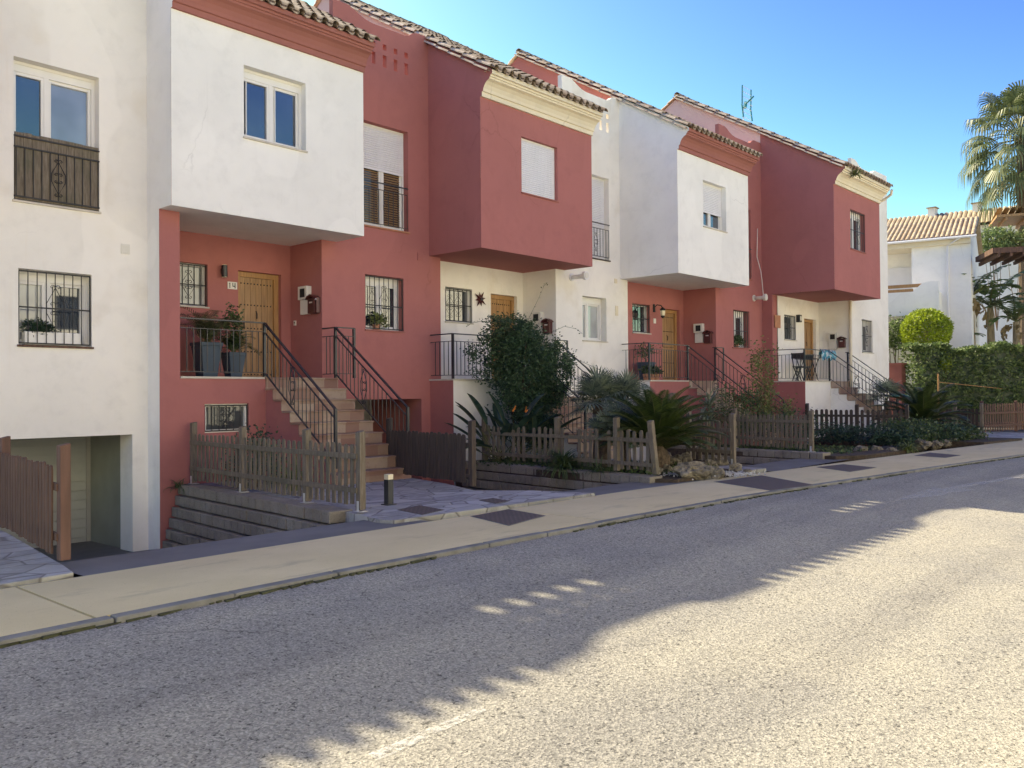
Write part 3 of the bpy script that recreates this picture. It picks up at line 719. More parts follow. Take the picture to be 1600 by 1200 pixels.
h4 = house("farthest cream house of the row with red overhanging upper storey and a barred upper window", XS[4], 10.18, 11.07, 11.12, 12.5, 32.95, 'cream', 'red', 'cream_trim', 'red', 'pinkish', 12.5)
X0 = XS[4]
window(h4, X0+1.29, X0+2.54, 4.42, 5.65, 10.18, .2, .5, grill=dict(n=7), sill='red_trim', label='barred upper window')
window(h4, X0+4.55, X0+5.75, 3.49, 5.65, 11.07, .2, .5); juliet(h4, X0+4.5, X0+5.72, 3.49, 11.04)
window(h4, X0+4.60, X0+5.63, 1.35, 2.48, 11.07, .22, .5, grill=dict(n=8))
window(h4, X0+.80, X0+1.68, 1.68, 2.48, 12.14, .16, 0, grill=dict(n=6, horiz=(.5,)), box=False)
door(h4, X0+2.32, X0+3.28, .335, 2.44, 12.14, mat='ochre_wood', studs=False, panel=True)
e = MB(); e.quad((32.951, 11.07, -2.9), (32.951, 21.08, -2.9), (32.951, 21.08, 7.9), (32.951, 11.07, 7.9)); e.build('end_wall', 'cream', h4)
pp = MB()
pp.tube([(29.66, 9.80, 6.62), (29.76, 9.86, 6.5), (29.76, 10.05, 6.38), (29.70, 10.6, 6.15), (29.68, 11.0, 6.0), (29.68, 11.02, 3.2)], .045, 8); pp.tube([(29.2, 11.04, 3.04), (29.2, 11.04, -.5)], .05, 8)
pp.build('downpipe', 'cream_trim', h4, smooth=True)
for h in (h0, h1, h2, h3, h4): settle(h)


# ------------------------------------------------------------------ ground, road, pavement
ZR, ZS, ZG = -1.518, -1.48, -1.45
def struct(o, label=None): o["kind"] = "structure"; return o
g = MB()
gx = [-400, -10, 33.0, 400]; gy = [-400, 7.3, 30, 400]
for i in range(3):
    for j in range(3):
        if i == 1 and j == 1: continue
        g.quad((gx[i], gy[j], -2.15), (gx[i+1], gy[j], -2.15), (gx[i+1], gy[j+1], -2.15), (gx[i], gy[j+1], -2.15))
g.quad((-10, 7.3, -3.0), (33, 7.3, -3.0), (33, 30, -3.0), (-10, 30, -3.0))
for a, b in (((-10, 7.3), (33, 7.3)), ((33, 7.3), (33, 30)), ((33, 30), (-10, 30)), ((-10, 30), (-10, 7.3))):
    g.quad((a[0], a[1], -3.0), (b[0], b[1], -3.0), (b[0], b[1], -2.15), (a[0], a[1], -2.15))
struct(g.build('ground', 'soil'))
KIN = [(-14, 5.7), (-5, 5.85), (1.9, 5.99), (4.3, 6.07), (6.3, 6.06), (8.5, 6.02), (9.6, 6.00), (11.07, 5.95), (12.35, 5.88), (13.36, 5.78), (14.66, 5.65), (17.6, 5.34), (19.35, 5.13), (22.86, 4.69), (26, 4.15), (30, 3.3), (35, 2.0), (42, -.4), (52, -4.5)]
KERB = [(x, y-.115) for x, y in KIN]
INNER = [(-14, 7.3), (-5, 7.4), (2.36, 7.47), (4.57, 7.50), (6.61, 7.53), (7.8, 7.53), (10.71, 7.55), (11.96, 7.49), (13.19, 7.41), (16.06, 7.2), (19.1, 6.97), (22.41, 6.72), (25, 6.45), (29.57, 6.0), (35, 4.8), (42, 2.6), (52, -1.5)]
def interp(P, x):
    for (a, b), (c, d) in zip(P, P[1:]):
        if a <= x <= c: return b+(d-b)*(x-a)/(c-a)
    return P[-1][1]
def kerb_y(x): return interp(KERB, x)
def inner_y(x): return interp(INNER, x)
r = MB(); xs = [-14+.5*k for k in range(131)]
for a, b in zip(xs, xs[1:]):
    ya, yb = kerb_y(a), kerb_y(b); oa, ob = ya-7.0, yb-7.0
    r.quad((a, oa, ZR-.04*7), (b, ob, ZR-.04*7), (b, yb+.02, ZR), (a, ya+.02, ZR))
struct(r.build('road', 'asphalt'))
sw = MB(); jo = [-14, -8.9, -3.2, 2.47, 8.25, 13.9, 19.6, 25.5, 31.5, 38, 50]
for a0, b0 in zip(jo, jo[1:]):
    n = max(2, int((b0-a0)/.7)); a0 += .012; b0 -= .012
    top = [(a0+(b0-a0)*k/n, kerb_y(a0+(b0-a0)*k/n)+.115) for k in range(n+1)]; bot = [(a0+(b0-a0)*k/n, inner_y(a0+(b0-a0)*k/n)) for k in range(n+1)]
    for k in range(n):
        sw.prism([top[k], top[k+1], bot[k+1], bot[k]], ZS-.2, ZS)
struct(sw.build('pavement', 'sidewalk'))
k_ = MB(); x = -14
while x < 48:
    L = rnd.uniform(.85, 1.0); x2 = x+L-.012
    dz = rnd.uniform(-.003, .003); dy = rnd.uniform(-.008, .008)
    k_.prism([(x, kerb_y(x)+dy), (x2, kerb_y(x2)+dy), (x2, kerb_y(x2)+.11+dy), (x, kerb_y(x)+.11+dy)], ZR-.1, ZS+.003+dz); x += L
struct(k_.build('kerb', 'kerb', bevel=.008))
mo = MB(); x = -14
while x < 40:
    L = rnd.uniform(.05, .25)
    if noise_ok := (math.sin(x*1.7)+math.sin(x*.6+1)+rnd.uniform(-1, 1) > -.5):
        w_ = rnd.uniform(.015, .05)
        mo.prism([(x, kerb_y(x)-w_), (x+L*.6, kerb_y(x+L)-w_*.6), (x+L, kerb_y(x+L)+.0), (x, kerb_y(x)+.0)], ZR-.01, ZR+rnd.uniform(.008, .02))
    x += L
tag(mo.build('gutter_moss', 'moss'), 'dark moss and dirt caught along the foot of the kerb', 'moss', kind='stuff')
# worn road markings
def road_pt(x, y):
    z = ZR
    for _ in range(12): p = atZ(x, y, z); z = ZR-.04*(kerb_y(p[0])-p[1])+.004
    return tuple(atZ(x, y, z))
def mark(name, pts, label):
    m_ = MB(); m_.poly([road_pt(x, y) for x, y in pts]); return struct(m_.build(name, 'paint'))
mark('road_marking', [(575, 1178), (752, 1104), (760, 1110), (592, 1188)], '')
mark('road_marking', [(1396, 782), (1456, 762), (1482, 762), (1484, 760), (1600, 742), (1600, 746), (1500, 763), (1528, 766), (1482, 770), (1478, 774)], '')
# driveways (ramps falling to the garages), apron and garden slabs
def ramp_(x0, x1, yw, zend, name='driveway'):
    m_ = MB(); ys = [7.3, 8.4, 9.5, 11.0, yw, yw+2.2]; zs = [-1.494, -1.51, -1.72, -2.05, zend, zend-.02]
    if yw < 12.2: ys = [6.7, 7.4, 8.2, 9.5, yw, yw+2.2]
    for k in range(5):
        m_.quad((x0, ys[k], zs[k]), (x1, ys[k], zs[k]), (x1, ys[k+1], zs[k+1]), (x0, ys[k+1], zs[k+1]))
    struct(m_.build(name, 'asphalt_dark'))
ramp_(3.02, 7.0, 14.08, -2.52); ramp_(10.35, 13.2, 14.13, -2.35); ramp_(15.5, 20.2, 13.4, -2.2); ramp_(22.3, 26.5, 12.5, -2.1); ramp_(29.2, 33, 11.07, -2.0)
def slab(name, pts, mat, z1=ZG, z0=-3.0): m_ = MB(); m_.prism(pts, z0, z1); return struct(m_.build(name, mat))
slab('garden_path', [(-6, 7.5), (2.38, 7.56), (2.95, 7.6), (3.02, 8.0), (3.36, 10.5), (3.4, 14.0), (-6, 14.0)], 'flag', -1.462)
slab('garden_path', [(6.55, 8.0), (6.62, 7.82), (9.1, 7.68), (10.3, 7.66), (10.0, 8.6), (9.45, 9.3), (9.9, 10.4), (10.3, 12.0), (10.4, 14.0), (7.15, 14.0), (6.75, 9.0)], 'flag', -1.462)
slab('garden_bed', [(12.35, 8.1), (12.6, 7.66), (14.9, 7.52), (14.95, 13.3), (12.95, 13.3), (12.5, 10)], 'soil', -1.44)
slab('garden_path', [(14.95, 7.5), (15.45, 7.46), (15.75, 9.2), (15.7, 13.3), (14.95, 13.3)], 'flag', -1.445)
slab('garden_bed', [(18.9, 7.5), (19.6, 7.12), (22.3, 6.9), (22.4, 12.4), (19.3, 12.4)], 'soil', -1.42)
slab('garden_bed', [(26.3, 6.35), (29, 5.98), (29.2, 11.0), (25.8, 11.0)], 'soil', -1.42)
slab('garden_path', [(33.0, 5.25), (34, 5.0), (40, 3.2), (70, -6), (70, 40), (33.0, 40)], 'asphalt_dark', -1.5, -1.9)  # dark asphalt colour stands in for tree shade over this far ground
slab('garden_path', [(29.3, 6.05), (33.0, 5.3), (33.0, 11.0), (29.3, 11.0)], 'flag', -1.43)

# ------------------------------------------------------------------ far side of the street (seen only in pane reflections; houses set near and tall to bounce sunlight)
o_ = MB(); o_.prism([(-40, -1.2), (70, -1.2-9), (70, -14), (-40, -4.2)], -2.0, -1.72)
struct(o_.build('pavement', 'sidewalk'))
o_ = MB(); o_.quad((-60, -60, -1.78), (90, -60, -1.78), (90, -4.2, -1.78), (-60, -4.2, -1.78)); struct(o_.build('courtyard', 'cement'))
def opp_house(x, y, w_, hgt, lab):
    t = thing('white_house', lab, 'house', 'white houses on the far side of the street')
    hs = []
    for k in range(int(w_/2.6)):
        xx = x+1.0+k*2.6
        hs += [(xx, xx+1.1, -.2, 1.1), (xx, xx+1.1, 2.6, 3.9)]
    m_ = MB(); xs_ = sorted({x, x+w_}|{h[0] for h in hs}|{h[1] for h in hs}); zs_ = [-1.7, -.2, 1.1, 2.6, 3.9, hgt]
    for a_, b_ in zip(xs_, xs_[1:]):
        for c_, d_ in zip(zs_, zs_[1:]):
            if not any(h[0] <= (a_+b_)/2 <= h[1] and h[2] <= (c_+d_)/2 <= h[3] for h in hs): m_.quad((a_, y, c_), (b_, y, c_), (b_, y, d_), (a_, y, d_))
    m_.quad((x, y, -1.7), (x, y-8, -1.7), (x, y-8, hgt), (x, y, hgt)); m_.quad((x+w_, y, -1.7), (x+w_, y-8, -1.7), (x+w_, y-8, hgt), (x+w_, y, hgt)); m_.quad((x, y-8, -1.7), (x+w_, y-8, -1.7), (x+w_, y-8, hgt), (x, y-8, hgt))
    m_.build('wall', 'white', t)
    g_ = MB()
    for h in hs: g_.box(h[0], h[1], y-.2, y-.15, h[2], h[3])
    g_.build('window', 'glass', t)
    r_ = MB(); r_.prism([(x-.3, y+.4), (x+w_+.3, y+.4), (x+w_+.3, y-4), (x-.3, y-4)], [hgt, hgt, hgt+2, hgt+2], [hgt+.15, hgt+.15, hgt+2.2, hgt+2.2])
    r_.prism([(x-.3, y-4), (x+w_+.3, y-4), (x+w_+.3, y-8.4), (x-.3, y-8.4)], [hgt+2, hgt+2, hgt, hgt], [hgt+2.2, hgt+2.2, hgt+.15, hgt+.15]); r_.build('roof', 'tile_new', t)
    settle(t)
opp_house(-23, -4.8, 15, 8.0, 'white house across the street reflected in the lowest left window')
opp_house(-7.9, -5.0, 14.5, 8.2, 'white house across the street behind the photographer')
opp_house(6.8, -6.4, 17, 8.0, 'white house across the street reflected in the ground floor windows')
opp_house(24.5, -11.5, 17, 8.2, 'white house across the street farthest up the hill')

# ------------------------------------------------------------------ block retaining walls beside the driveways
def block_wall(label, P, Q, z_top, n, batter=.05, hgt=.155, depth=.34, group="concrete block retaining walls beside the driveways"):
    """stepped courses of concrete blocks from P (house end) to Q (street end); lower courses stand further out to -X"""
    P = Vector(P); Q = Vector(Q); d = (Q-P); L = d.length; u = d.normalized(); out = Vector((u.y, -u.x)); out = out if out.x < 0 else -out
    mb = MB()
    for c in range(n):
        z1 = z_top-c*(hgt+.022); z0 = z1-hgt; off = batter*c
        t = -rnd.uniform(0, .3)
        t = 0
        while t < L-.05:
            l_ = min(rnd.uniform(1.1, 1.5), L-t); a = P+u*t+out*off; b = P+u*(t+l_-.014)+out*off
            a2 = a-out*depth; b2 = b-out*depth; e = .02
            # long unit with grooved face
            m = max(1, int(round(l_/.21)))
            for k in range(m):
                s0 = a+(b-a)*(k/m); s1 = a+(b-a)*((k+1)/m)
                g0 = s0+u*.004; g1 = s1-u*.004; jz = rnd.uniform(-.003, .003); jo = out*rnd.uniform(-.004, .004)
                mb.prism([(g0+jo)[:], (g1+jo)[:], (g1-out*depth)[:], (g0-out*depth)[:]], z0, z1+jz)
            t += l_
    o = mb.build('block_retaining_wall', 'blocks', bevel=.012)
    return tag(o, label, 'retaining wall', group)
block_wall('six course block wall stepping down beside the leftmost driveway, under the first picket fence', (6.92, 13.62), (6.5, 8.9), ZG+.01, 6)
block_wall('low block wall under the picket fence in front of the big climbing bush', (12.85, 12.9), (12.28, 7.98), -1.40, 5)
block_wall('block wall under the third picket fence, right of the limestone rocks', (19.35, 12.0), (18.85, 7.75), -1.36, 4)
block_wall('short block wall near the farthest picket fence panel by the pavement', (26.0, 10.6), (26.6, 7.1), -1.36, 3)
block_wall('small block edging at the right beyond the dark shrubs', (30.2, 9.6), (29.7, 7.2), -1.36, 3)

# ------------------------------------------------------------------ picket fences
def picket_fence(label, posts, zb, H=.98, mat='grey_wood', postmat=None, pick=.07, gap=.118, top=.83, bracket='silver', rails=(.26, .68), lean=None, missing=(), group='weathered picket fences in the front gardens', name='picket_fence', phat=0, cat='fence', side=1, zs=None, front=True):
    t = thing(name, label, cat, group); posts = [Vector(p) for p in posts]
    zl = zs or [zb]*len(posts)
    for i, p in enumerate(posts):
        m_ = MB(); ln = (lean or {}).get(i, (0, 0)); s_ = .045; h_ = H+rnd.uniform(-.02, .03); z = zl[i]
        m_.prism([(p.x-s_, p.y-s_), (p.x+s_, p.y-s_), (p.x+s_, p.y+s_), (p.x-s_, p.y+s_)], z+.02, z+h_)
        k = len(m_.v)
        for j in range(4, 8): v = m_.v[j]; m_.v[j] = (v[0]+ln[0], v[1]+ln[1], v[2]+(.02 if j in (5, 6) else 0))
        po = m_.build('post', postmat or mat, t, bevel=.006)
        if bracket:
            b_ = MB(); b_.box(p.x-.065, p.x+.065, p.y-.065, p.y+.065, z, z+.006); b_.box(p.x-.049, p.x-.046, p.y-.022, p.y+.022, z+.006, z+.13)
            b_.build('post_bracket', bracket, po)
    for r_ in rails:
        m_ = MB()
        for (p, q), (za, zc) in zip(zip(posts, posts[1:]), zip(zl, zl[1:])):
            d = (q-p).normalized(); o_ = Vector((-d.y, d.x))*((-.055 if front else -.045)*side)
            a = p+o_; b = q+o_
            m_.obox((a.x, a.y, za+r_), (b.x, b.y, zc+r_), .028, .065)
        m_.build('rail', mat, t)
    m_ = MB(); idx = 0
    for (p, q), (za, zc) in zip(zip(posts, posts[1:]), zip(zl, zl[1:])):
        d = q-p; L = d.length; u = d.normalized(); n_ = int((L-.1)/gap); o_ = Vector((-u.y, u.x))*((-.027 if front else -.072)*side)
        for k in range(n_):
            idx += 1
            if idx in missing: continue
            c = p+u*(.08+(L-.16)*(k+.5)/n_)+o_; z = za+(zc-za)*(k+.5)/n_
            hw = pick/2; tz = z+top+rnd.uniform(-.012, .012); bz = z+.07+rnd.uniform(-.012, .012); tl = rnd.uniform(-.010, .010)
            prof = [(-hw, bz), (hw, bz), (hw+tl, tz-.045), (hw*.8+tl, tz-.018), (hw*.4+tl, tz-.003), (-hw*.4+tl, tz-.003), (-hw*.8+tl, tz-.018), (-hw+tl, tz-.045)]
            th = Vector((-u.y, u.x))*(-.008*side); i0 = len(m_.v)
            for sg in (-1, 1):
                for a, zz in prof: w_ = c+u*a+th*sg; m_.v.append((w_.x, w_.y, zz))
            N = len(prof); m_.f += [tuple(range(i0, i0+N)), tuple(range(i0+N, i0+2*N))[::-1]]+[(i0+j, i0+N+j, i0+N+(j+1) % N, i0+(j+1) % N) for j in range(N)]
    m_.build('pickets', mat, t); settle(t); return t
picket_fence('long weathered grey picket fence on the block wall below the first front steps', [(7.14, 13.5), (6.98, 11.72), (6.84, 9.88), (6.74, 8.60)], ZG+.015, gap=.142, pick=.078)
picket_fence('sagging grey picket fence with gaps in front of the climbing bush and fan palms', [(13.02, 12.5), (12.82, 10.4), (12.62, 8.9), (12.45, 7.98)], -1.385, H=.92, top=.74, gap=.15, pick=.075, missing=(5, 9, 15, 16, 21), bracket=None, lean={3: (-.02, .09)}, rails=(.17, .58))
picket_fence('short grey picket panel between the big cycad and the leaning post, behind the rocks', [(15.5, 9.15), (15.27, 8.05)], -1.41, H=1.0, top=.86, gap=.15)
picket_fence('shadowed grey picket fence on the block wall right of the rock pile', [(19.7, 12.0), (19.45, 10.2), (19.15, 8.15)], -1.36, H=.94)
picket_fence('dark brown picket fence against the white stair wall of the farthest house', [(24.85, 10.7), (25.0, 9.3), (25.2, 8.0)], -1.38, H=1.0, mat='dark_wood', postmat='dark_wood', gap=.14, pick=.085, bracket=None, top=.86)
picket_fence('dark picket panel in the shade at the far end beside a pale post', [(31.3, 9.3), (30.9, 8.3), (30.6, 7.45)], -1.42, H=1.0, mat='dark_wood', postmat='grey_wood', gap=.125, pick=.10)
picket_fence('reddish brown picket fence at the right edge of the photo', [(31.9, 7.75), (34.0, 7.2), (36.5, 6.6), (39.4, 6.0)], -1.45, H=1.08, mat='rust_wood', postmat='rust_wood', gap=.155, pick=.085, top=1.0, bracket=None, side=1)
picket_fence('brown board gate fence in front of the white garage door at the left edge', [(3.40, 10.62), (3.06, 8.09)], ZG, H=1.02, mat='brown_wood', postmat='brown_post', gap=.125, pick=.095, top=.86, bracket=None, group='brown board fences', rails=(.22, .66), front=False)
picket_fence('dark brown board gate standing open at the foot of the first steps', [(10.18, 12.15), (9.66, 9.55)], ZG, H=1.0, mat='dark_wood', postmat='dark_wood', gap=.118, pick=.108, top=.83, bracket=None, group='brown board fences', rails=(.24, .66), front=False)

# ------------------------------------------------------------------ small fixed things
def bollard():
    t = thing('bollard_light', 'square black bollard lamp with cream head on the flagstones by the first steps', 'bollard light')
    x, y = 7.52, 9.0; z = -1.462
    m_ = MB(); m_.box(x-.075, x+.075, y-.075, y+.075, z, z+.012); m_.box(x-.045, x+.045, y-.045, y+.045, z+.012, z+.335); m_.build('post', 'metal', t, bevel=.003)
    m_ = MB(); m_.box(x-.044, x+.044, y-.044, y+.044, z+.336, z+.405); m_.build('lamp_head', 'brass', t, bevel=.004); settle(t)
bollard()
def cover(label, pts, z, mat='cover', grp='steel access covers in the pavement'):
    t = thing('access_cover', label, 'access cover', grp); p = [Vector(atZ(x, y, z)[:2]) for x, y in pts]
    c = sum(p, Vector((0, 0)))/4
    m_ = MB(); m_.prism([tuple(c+(q-c)*1.0) for q in p], z+.001, z+.004); m_.build('frame', 'kerb', t)
    m_ = MB(); m_.prism([tuple(c+(q-c)*.955) for q in p], z+.001, z+.007); m_.build('plate', mat, t); settle(t)
cover('nearest large square rusty cover in the ochre pavement', [(735, 807), (795, 796), (853, 806), (795, 822)], ZS)
cover('large rusty cover in the pavement just right of the rock pile', [(1115, 753), (1190, 743), (1274, 758), (1205, 767)], ZS)
cover('third rusty pavement cover from the left, near the block wall', [(1275, 730), (1318, 725.5), (1370, 731), (1328, 737.5)], ZS)
cover('farthest rusty pavement cover beside the little green plant', [(1428, 712), (1452, 707.5), (1502, 711.5), (1478, 715.5)], ZS)
cover('small rusty cover let into the flagstones left of the pavement cover', [(620, 797), (655, 790), (695, 797), (660, 805)], -1.462, grp='small covers in the flagstones')
cover('smaller farther cover in the flagstones near the dark gate post', [(748, 782), (770, 778.5), (797, 783), (775, 787.5)], -1.462, grp='small covers in the flagstones')

def box_on_x(mb, X, y0, y1, z0, z1, d):       # a box standing out towards -X from a wall whose face is at X
    mb.box(X-d, X-.001, y0, y1, z0, z1)
def meter(X, yc, zt, label):
    t = thing('meter_box', label, 'meter box', 'meter boxes in the porches')
    m_ = MB(); box_on_x(m_, X, yc-.13, yc+.13, zt-.56, zt-.27, .08); m_.build('lower_box', 'clay_box', t, bevel=.006)
    m_ = MB(); box_on_x(m_, X, yc-.15, yc+.15, zt-.265, zt, .12); u_ = m_.build('upper_box', 'clay_box', t, bevel=.006)
    m_ = MB(); m_.box(X-.125, X-.1205, yc-.085, yc+.075, zt-.22, zt-.05); m_.build('meter_window', 'dark', u_); settle(t)
def mailbox(X, yc, zt, label):
    t = thing('mailbox', label, 'mailbox', 'mailboxes in the porches')
    m_ = MB(); box_on_x(m_, X, yc-.11, yc+.11, zt-.36, zt-.06, .12); b_ = m_.build('body', 'maroon', t, bevel=.005)
    m_ = MB(); P_ = [(yc-.15, zt-.07), (yc-.10, zt-.02), (yc, zt+.015), (yc+.10, zt-.02), (yc+.15, zt-.07), (yc+.14, zt-.085), (yc, zt-.01), (yc-.14, zt-.085)]
    i = len(m_.v); N = len(P_)
    m_.v += [(X-.15, a, z) for a, z in P_]+[(X-.001, a, z) for a, z in P_]; m_.f += [tuple(range(N)), tuple(range(N, 2*N))[::-1]]+[(j, N+j, N+(j+1) % N, (j+1) % N) for j in range(N)]
    m_.build('roof', 'maroon', t)
    m_ = MB(); m_.box(X-.128, X-.1205, yc-.045, yc+.045, zt-.16, zt-.13); m_.build('name_plate', 'silver', b_)
    m_ = MB(); m_.box(X-.126, X-.1205, yc-.07, yc+.07, zt-.115, zt-.095); m_.build('letter_slot', 'dark', b_); settle(t)
for k, (X, ym, zm, who) in enumerate([(10.15, 14.62, 2.17, 'first'), (16.5, 13.95, 2.02, 'second'), (22.75, 13.02, 2.02, 'third'), (29.22, 11.62, 1.98, 'fourth')]):
    desc = ['in the first red porch left of the mailbox', 'above the climbing bush in the cream porch', 'in the dark red porch of the second red house', 'in the farthest cream porch']
    meter(X, ym, zm, 'white meter box '+desc[k])
mailbox(10.15, 14.33, 1.97, 'dark mailbox beside the meter box in the first red porch')
mailbox(16.5, 13.62, 1.83, 'maroon mailbox above the climbing bush on the cream porch wall')
mailbox(22.75, 12.72, 1.80, 'dark mailbox in the porch of the second red house')
mailbox(29.22, 11.32, 1.83, 'maroon mailbox in the farthest cream porch')
t = thing('newspaper_holder', 'dark tube holder right of the mailbox in the first red porch', 'paper holder'); m_ = MB(); box_on_x(m_, 10.15, 14.17, 14.2, 1.62, 1.92, .10); m_.build('holder', 'maroon', t, bevel=.004)
m_ = MB(); m_.tube([(10.045, 14.185, 1.88), (10.03, 14.185, 1.88)], .02, 8); m_.build('rivet', 'silver', t); settle(t)
t = thing('doorbell', 'small white bell push on the first porch wall right of the pine door', 'doorbell'); m_ = MB(); box_on_x(m_, 10.15, 15.0, 15.07, 1.42, 1.52, .02); m_.build('plate', 'clay_box', t); m_ = MB(); box_on_x(m_, 10.131, 15.02, 15.05, 1.46, 1.49, .006); m_.build('button', 'iron', t); settle(t)
t = thing('doorbell', 'small pale bell push in the porch of the second red house', 'doorbell'); m_ = MB(); box_on_x(m_, 22.75, 13.38, 13.45, 1.30, 1.40, .02); m_.build('plate', 'clay_box', t); m_ = MB(); box_on_x(m_, 22.731, 13.40, 13.43, 1.34, 1.37, .006); m_.build('button', 'iron', t); settle(t)
# lamps
t = thing('wall_lamp', 'black cylinder wall lamp above the number tile beside the pine door', 'wall lamp', 'wall lamps by the doors')
m_ = MB(); m_.box(8.60, 8.66, 15.16, 15.199, 2.33, 2.43); m_.build('mount', 'metal', t)
m_ = MB(); m_.tube([(8.63, 15.11, 2.27), (8.63, 15.11, 2.49)], .055, 16); m_.build('lamp_body', 'metal', t, smooth=False)
for z in (2.262, 2.492): m_ = MB(); m_.tube([(8.63, 15.11, z), (8.63, 15.11, z+.006)], .048, 16); m_.build('lens', 'brass', t)
settle(t)
t = thing('wall_lamp', 'black iron lantern on a bracket beside the door of the second red house', 'wall lamp', 'wall lamps by the doors')
m_ = MB(); m_.tube([(21.12, 13.565, 2.52), (21.12, 13.55, 2.30)], .04, 8); m_.build('wall_plate', 'iron', t)
m_ = MB(); m_.tube([(21.12, 13.55, 2.42), (21.12, 13.45, 2.5), (21.12, 13.32, 2.47), (21.12, 13.27, 2.40)], .014, 6); m_.build('bracket', 'iron', t)
m_ = MB(); m_.tube([(21.12, 13.27, 2.42), (21.12, 13.27, 2.36), (21.12, 13.27, 2.34), (21.12, 13.27, 2.14), (21.12, 13.27, 2.11)], [.01, .09, .08, .055, .02], 6); l_ = m_.build('lantern', 'iron', t)
m_ = MB(); m_.tube([(21.115, 13.265, 2.32), (21.115, 13.265, 2.18)], [.082, .062], 6); m_.build('lantern_glass', 'brass', l_); settle(t)
t = thing('wall_lamp', 'square grey wall lamp between the small window and door of the farthest porch', 'wall lamp', 'wall lamps by the doors')
m_ = MB(); m_.box(27.42, 27.60, 12.02, 12.139, 2.28, 2.52); b_ = m_.build('housing', 'metal', t); m_ = MB(); m_.box(27.46, 27.56, 12.012, 12.0199, 2.33, 2.47); m_.build('diffuser', 'clay_box', b_); settle(t)
# number tile reading 14
t = thing('number_tile', 'white tile with the number 14 on the red wall left of the pine door', 'house number')
m_ = MB(); m_.box(8.74, 8.94, 15.185, 15.199, 2.06, 2.20); m_.build('tile', 'clay_box', t)
nb = [(8.775, 8.79, 2.08, 2.18), (8.765, 8.775, 2.155, 2.165), (8.885, 8.90, 2.08, 2.18), (8.84, 8.885, 2.11, 2.125), (8.84, 8.852, 2.125, 2.18)]
m_ = MB()
for a, b, c, d in nb[:2]: m_.box(a, b, 15.180, 15.1845, c, d)
m_.build('digit', 'dark', t); m_ = MB()
for a, b, c, d in nb[2:]: m_.box(a, b, 15.180, 15.1845, c, d)
m_.build('digit', 'dark', t); settle(t)
t = tag(MB().build('x', 'dark'), '', ''); bpy.data.objects.remove(t)
m_ = MB(); m_.box(21.1, 21.22, 13.555, 13.569, 1.98, 2.12); tag(m_.build('number_tile', 'clay_box'), 'small pale number tile under the lantern of the second red house', 'house number')
m_ = MB(); m_.box(26.12-.3, 26.27-.05, 12.12, 12.139, 2.02, 2.42); tag(m_.build('wall_tile', 'terracotta'), 'narrow pinkish tile plaque left of the small window in the farthest porch', 'tile plaque')
# star ornament in the cream porch
t = thing('star_ornament', 'brown eight pointed star hanging beside the door in the cream porch', 'ornament'); m_ = MB(); cx, cz, yy = 14.93, 2.27, 14.44
for k in range(8):
    a0 = math.pi*k/4+.2; a1 = a0+math.pi/8; a2 = a0-math.pi/8; R1 = .23 if k % 2 else .18; r1 = .085
    p = [(cx+R1*math.cos(a0), yy, cz+R1*math.sin(a0)), (cx+r1*math.cos(a1), yy, cz+r1*math.sin(a1)), (cx+r1*math.cos(a2), yy, cz+r1*math.sin(a2)), (cx, yy-.05, cz)]
    m_.poly([p[0], p[1], p[3]]); m_.poly([p[0], p[3], p[2]])
m_.build('rays', 'maroon', t)
m_ = MB(); m_.tube([(cx, yy-.05, cz), (cx, yy+.025, cz)], .04, 8); m_.build('hub', 'iron', t); settle(t)
# flue pipes
def flue(x, yw, z, L, label, mat):
    t = thing('flue_pipe', label, 'flue pipe', 'boiler flues on the facades')
    m_ = MB(); m_.tube([(x, yw, z), (x, yw-.03, z)], .10, 16); m_.build('wall_collar', mat, t)
    m_ = MB(); m_.tube([(x, yw-.03, z), (x, yw-L, z-.01)], .055, 14); m_.build('pipe', mat, t, smooth=True)
    m_ = MB(); m_.tube([(x, yw-L+.02, z), (x, yw-L-.06, z)], [.105, .105], 16); c_ = m_.build('terminal', mat, t)
    m_ = MB(); m_.tube([(x, yw-L-.061, z), (x, yw-L-.07, z)], .075, 14); m_.build('grid', 'clay_box', c_); settle(t)
flue(17.12, 13.4, 2.90, .42, 'white round boiler flue with flanged end under the red overhanging storey', 'shutter')
flue(25.15, 12.5, 2.92, .36, 'pale boiler flue with dangling cable on the second red house', 'clay_box')
m_ = MB(); m_.tube([(25.3, 12.42, 5.1), (25.2, 12.4, 4.2), (25.25, 12.3, 3.75), (25.1, 12.2, 3.5), (25.15, 12.18, 3.02)], .012, 5); tag(m_.build('cable', 'clay_box'), 'thin pale cable hanging down to the flue of the second red house', 'cable')
def vent(x, y, z, label, mat='grey_wall', w_=.14, h_=.17):
    t = thing('wall_vent', label, 'wall vent', 'small wall vents'); m_ = MB(); m_.box(x-w_/2, x+w_/2, y-.018, y-.001, z-h_/2, z+h_/2); f_ = m_.build('plate', mat, t)
    m_ = MB()
    for k in range(4): m_.box(x-w_*.36, x+w_*.36, y-.026, y-.0185, z-h_*.36+k*h_*.2, z-h_*.36+k*h_*.2+h_*.09)
    m_.build('louvres', mat, f_); settle(t)
vent(6.28, 14.08, 2.40, 'square grey vent on the cream wall at the left', 'clay_box', .14, .16)
vent(12.72, 14.13, 3.0, 'red painted vent on the first red wall beside the red corner', 'red', .15, .17)
vent(19.05, 13.4, 2.19, 'beige vent on the cream wall right of the unbarred window', 'cream_trim', .12, .26)
vent(19.02, 13.4, 2.98, 'small cream cover high on the cream wall beside the second red porch', 'cream_trim', .12, .12)

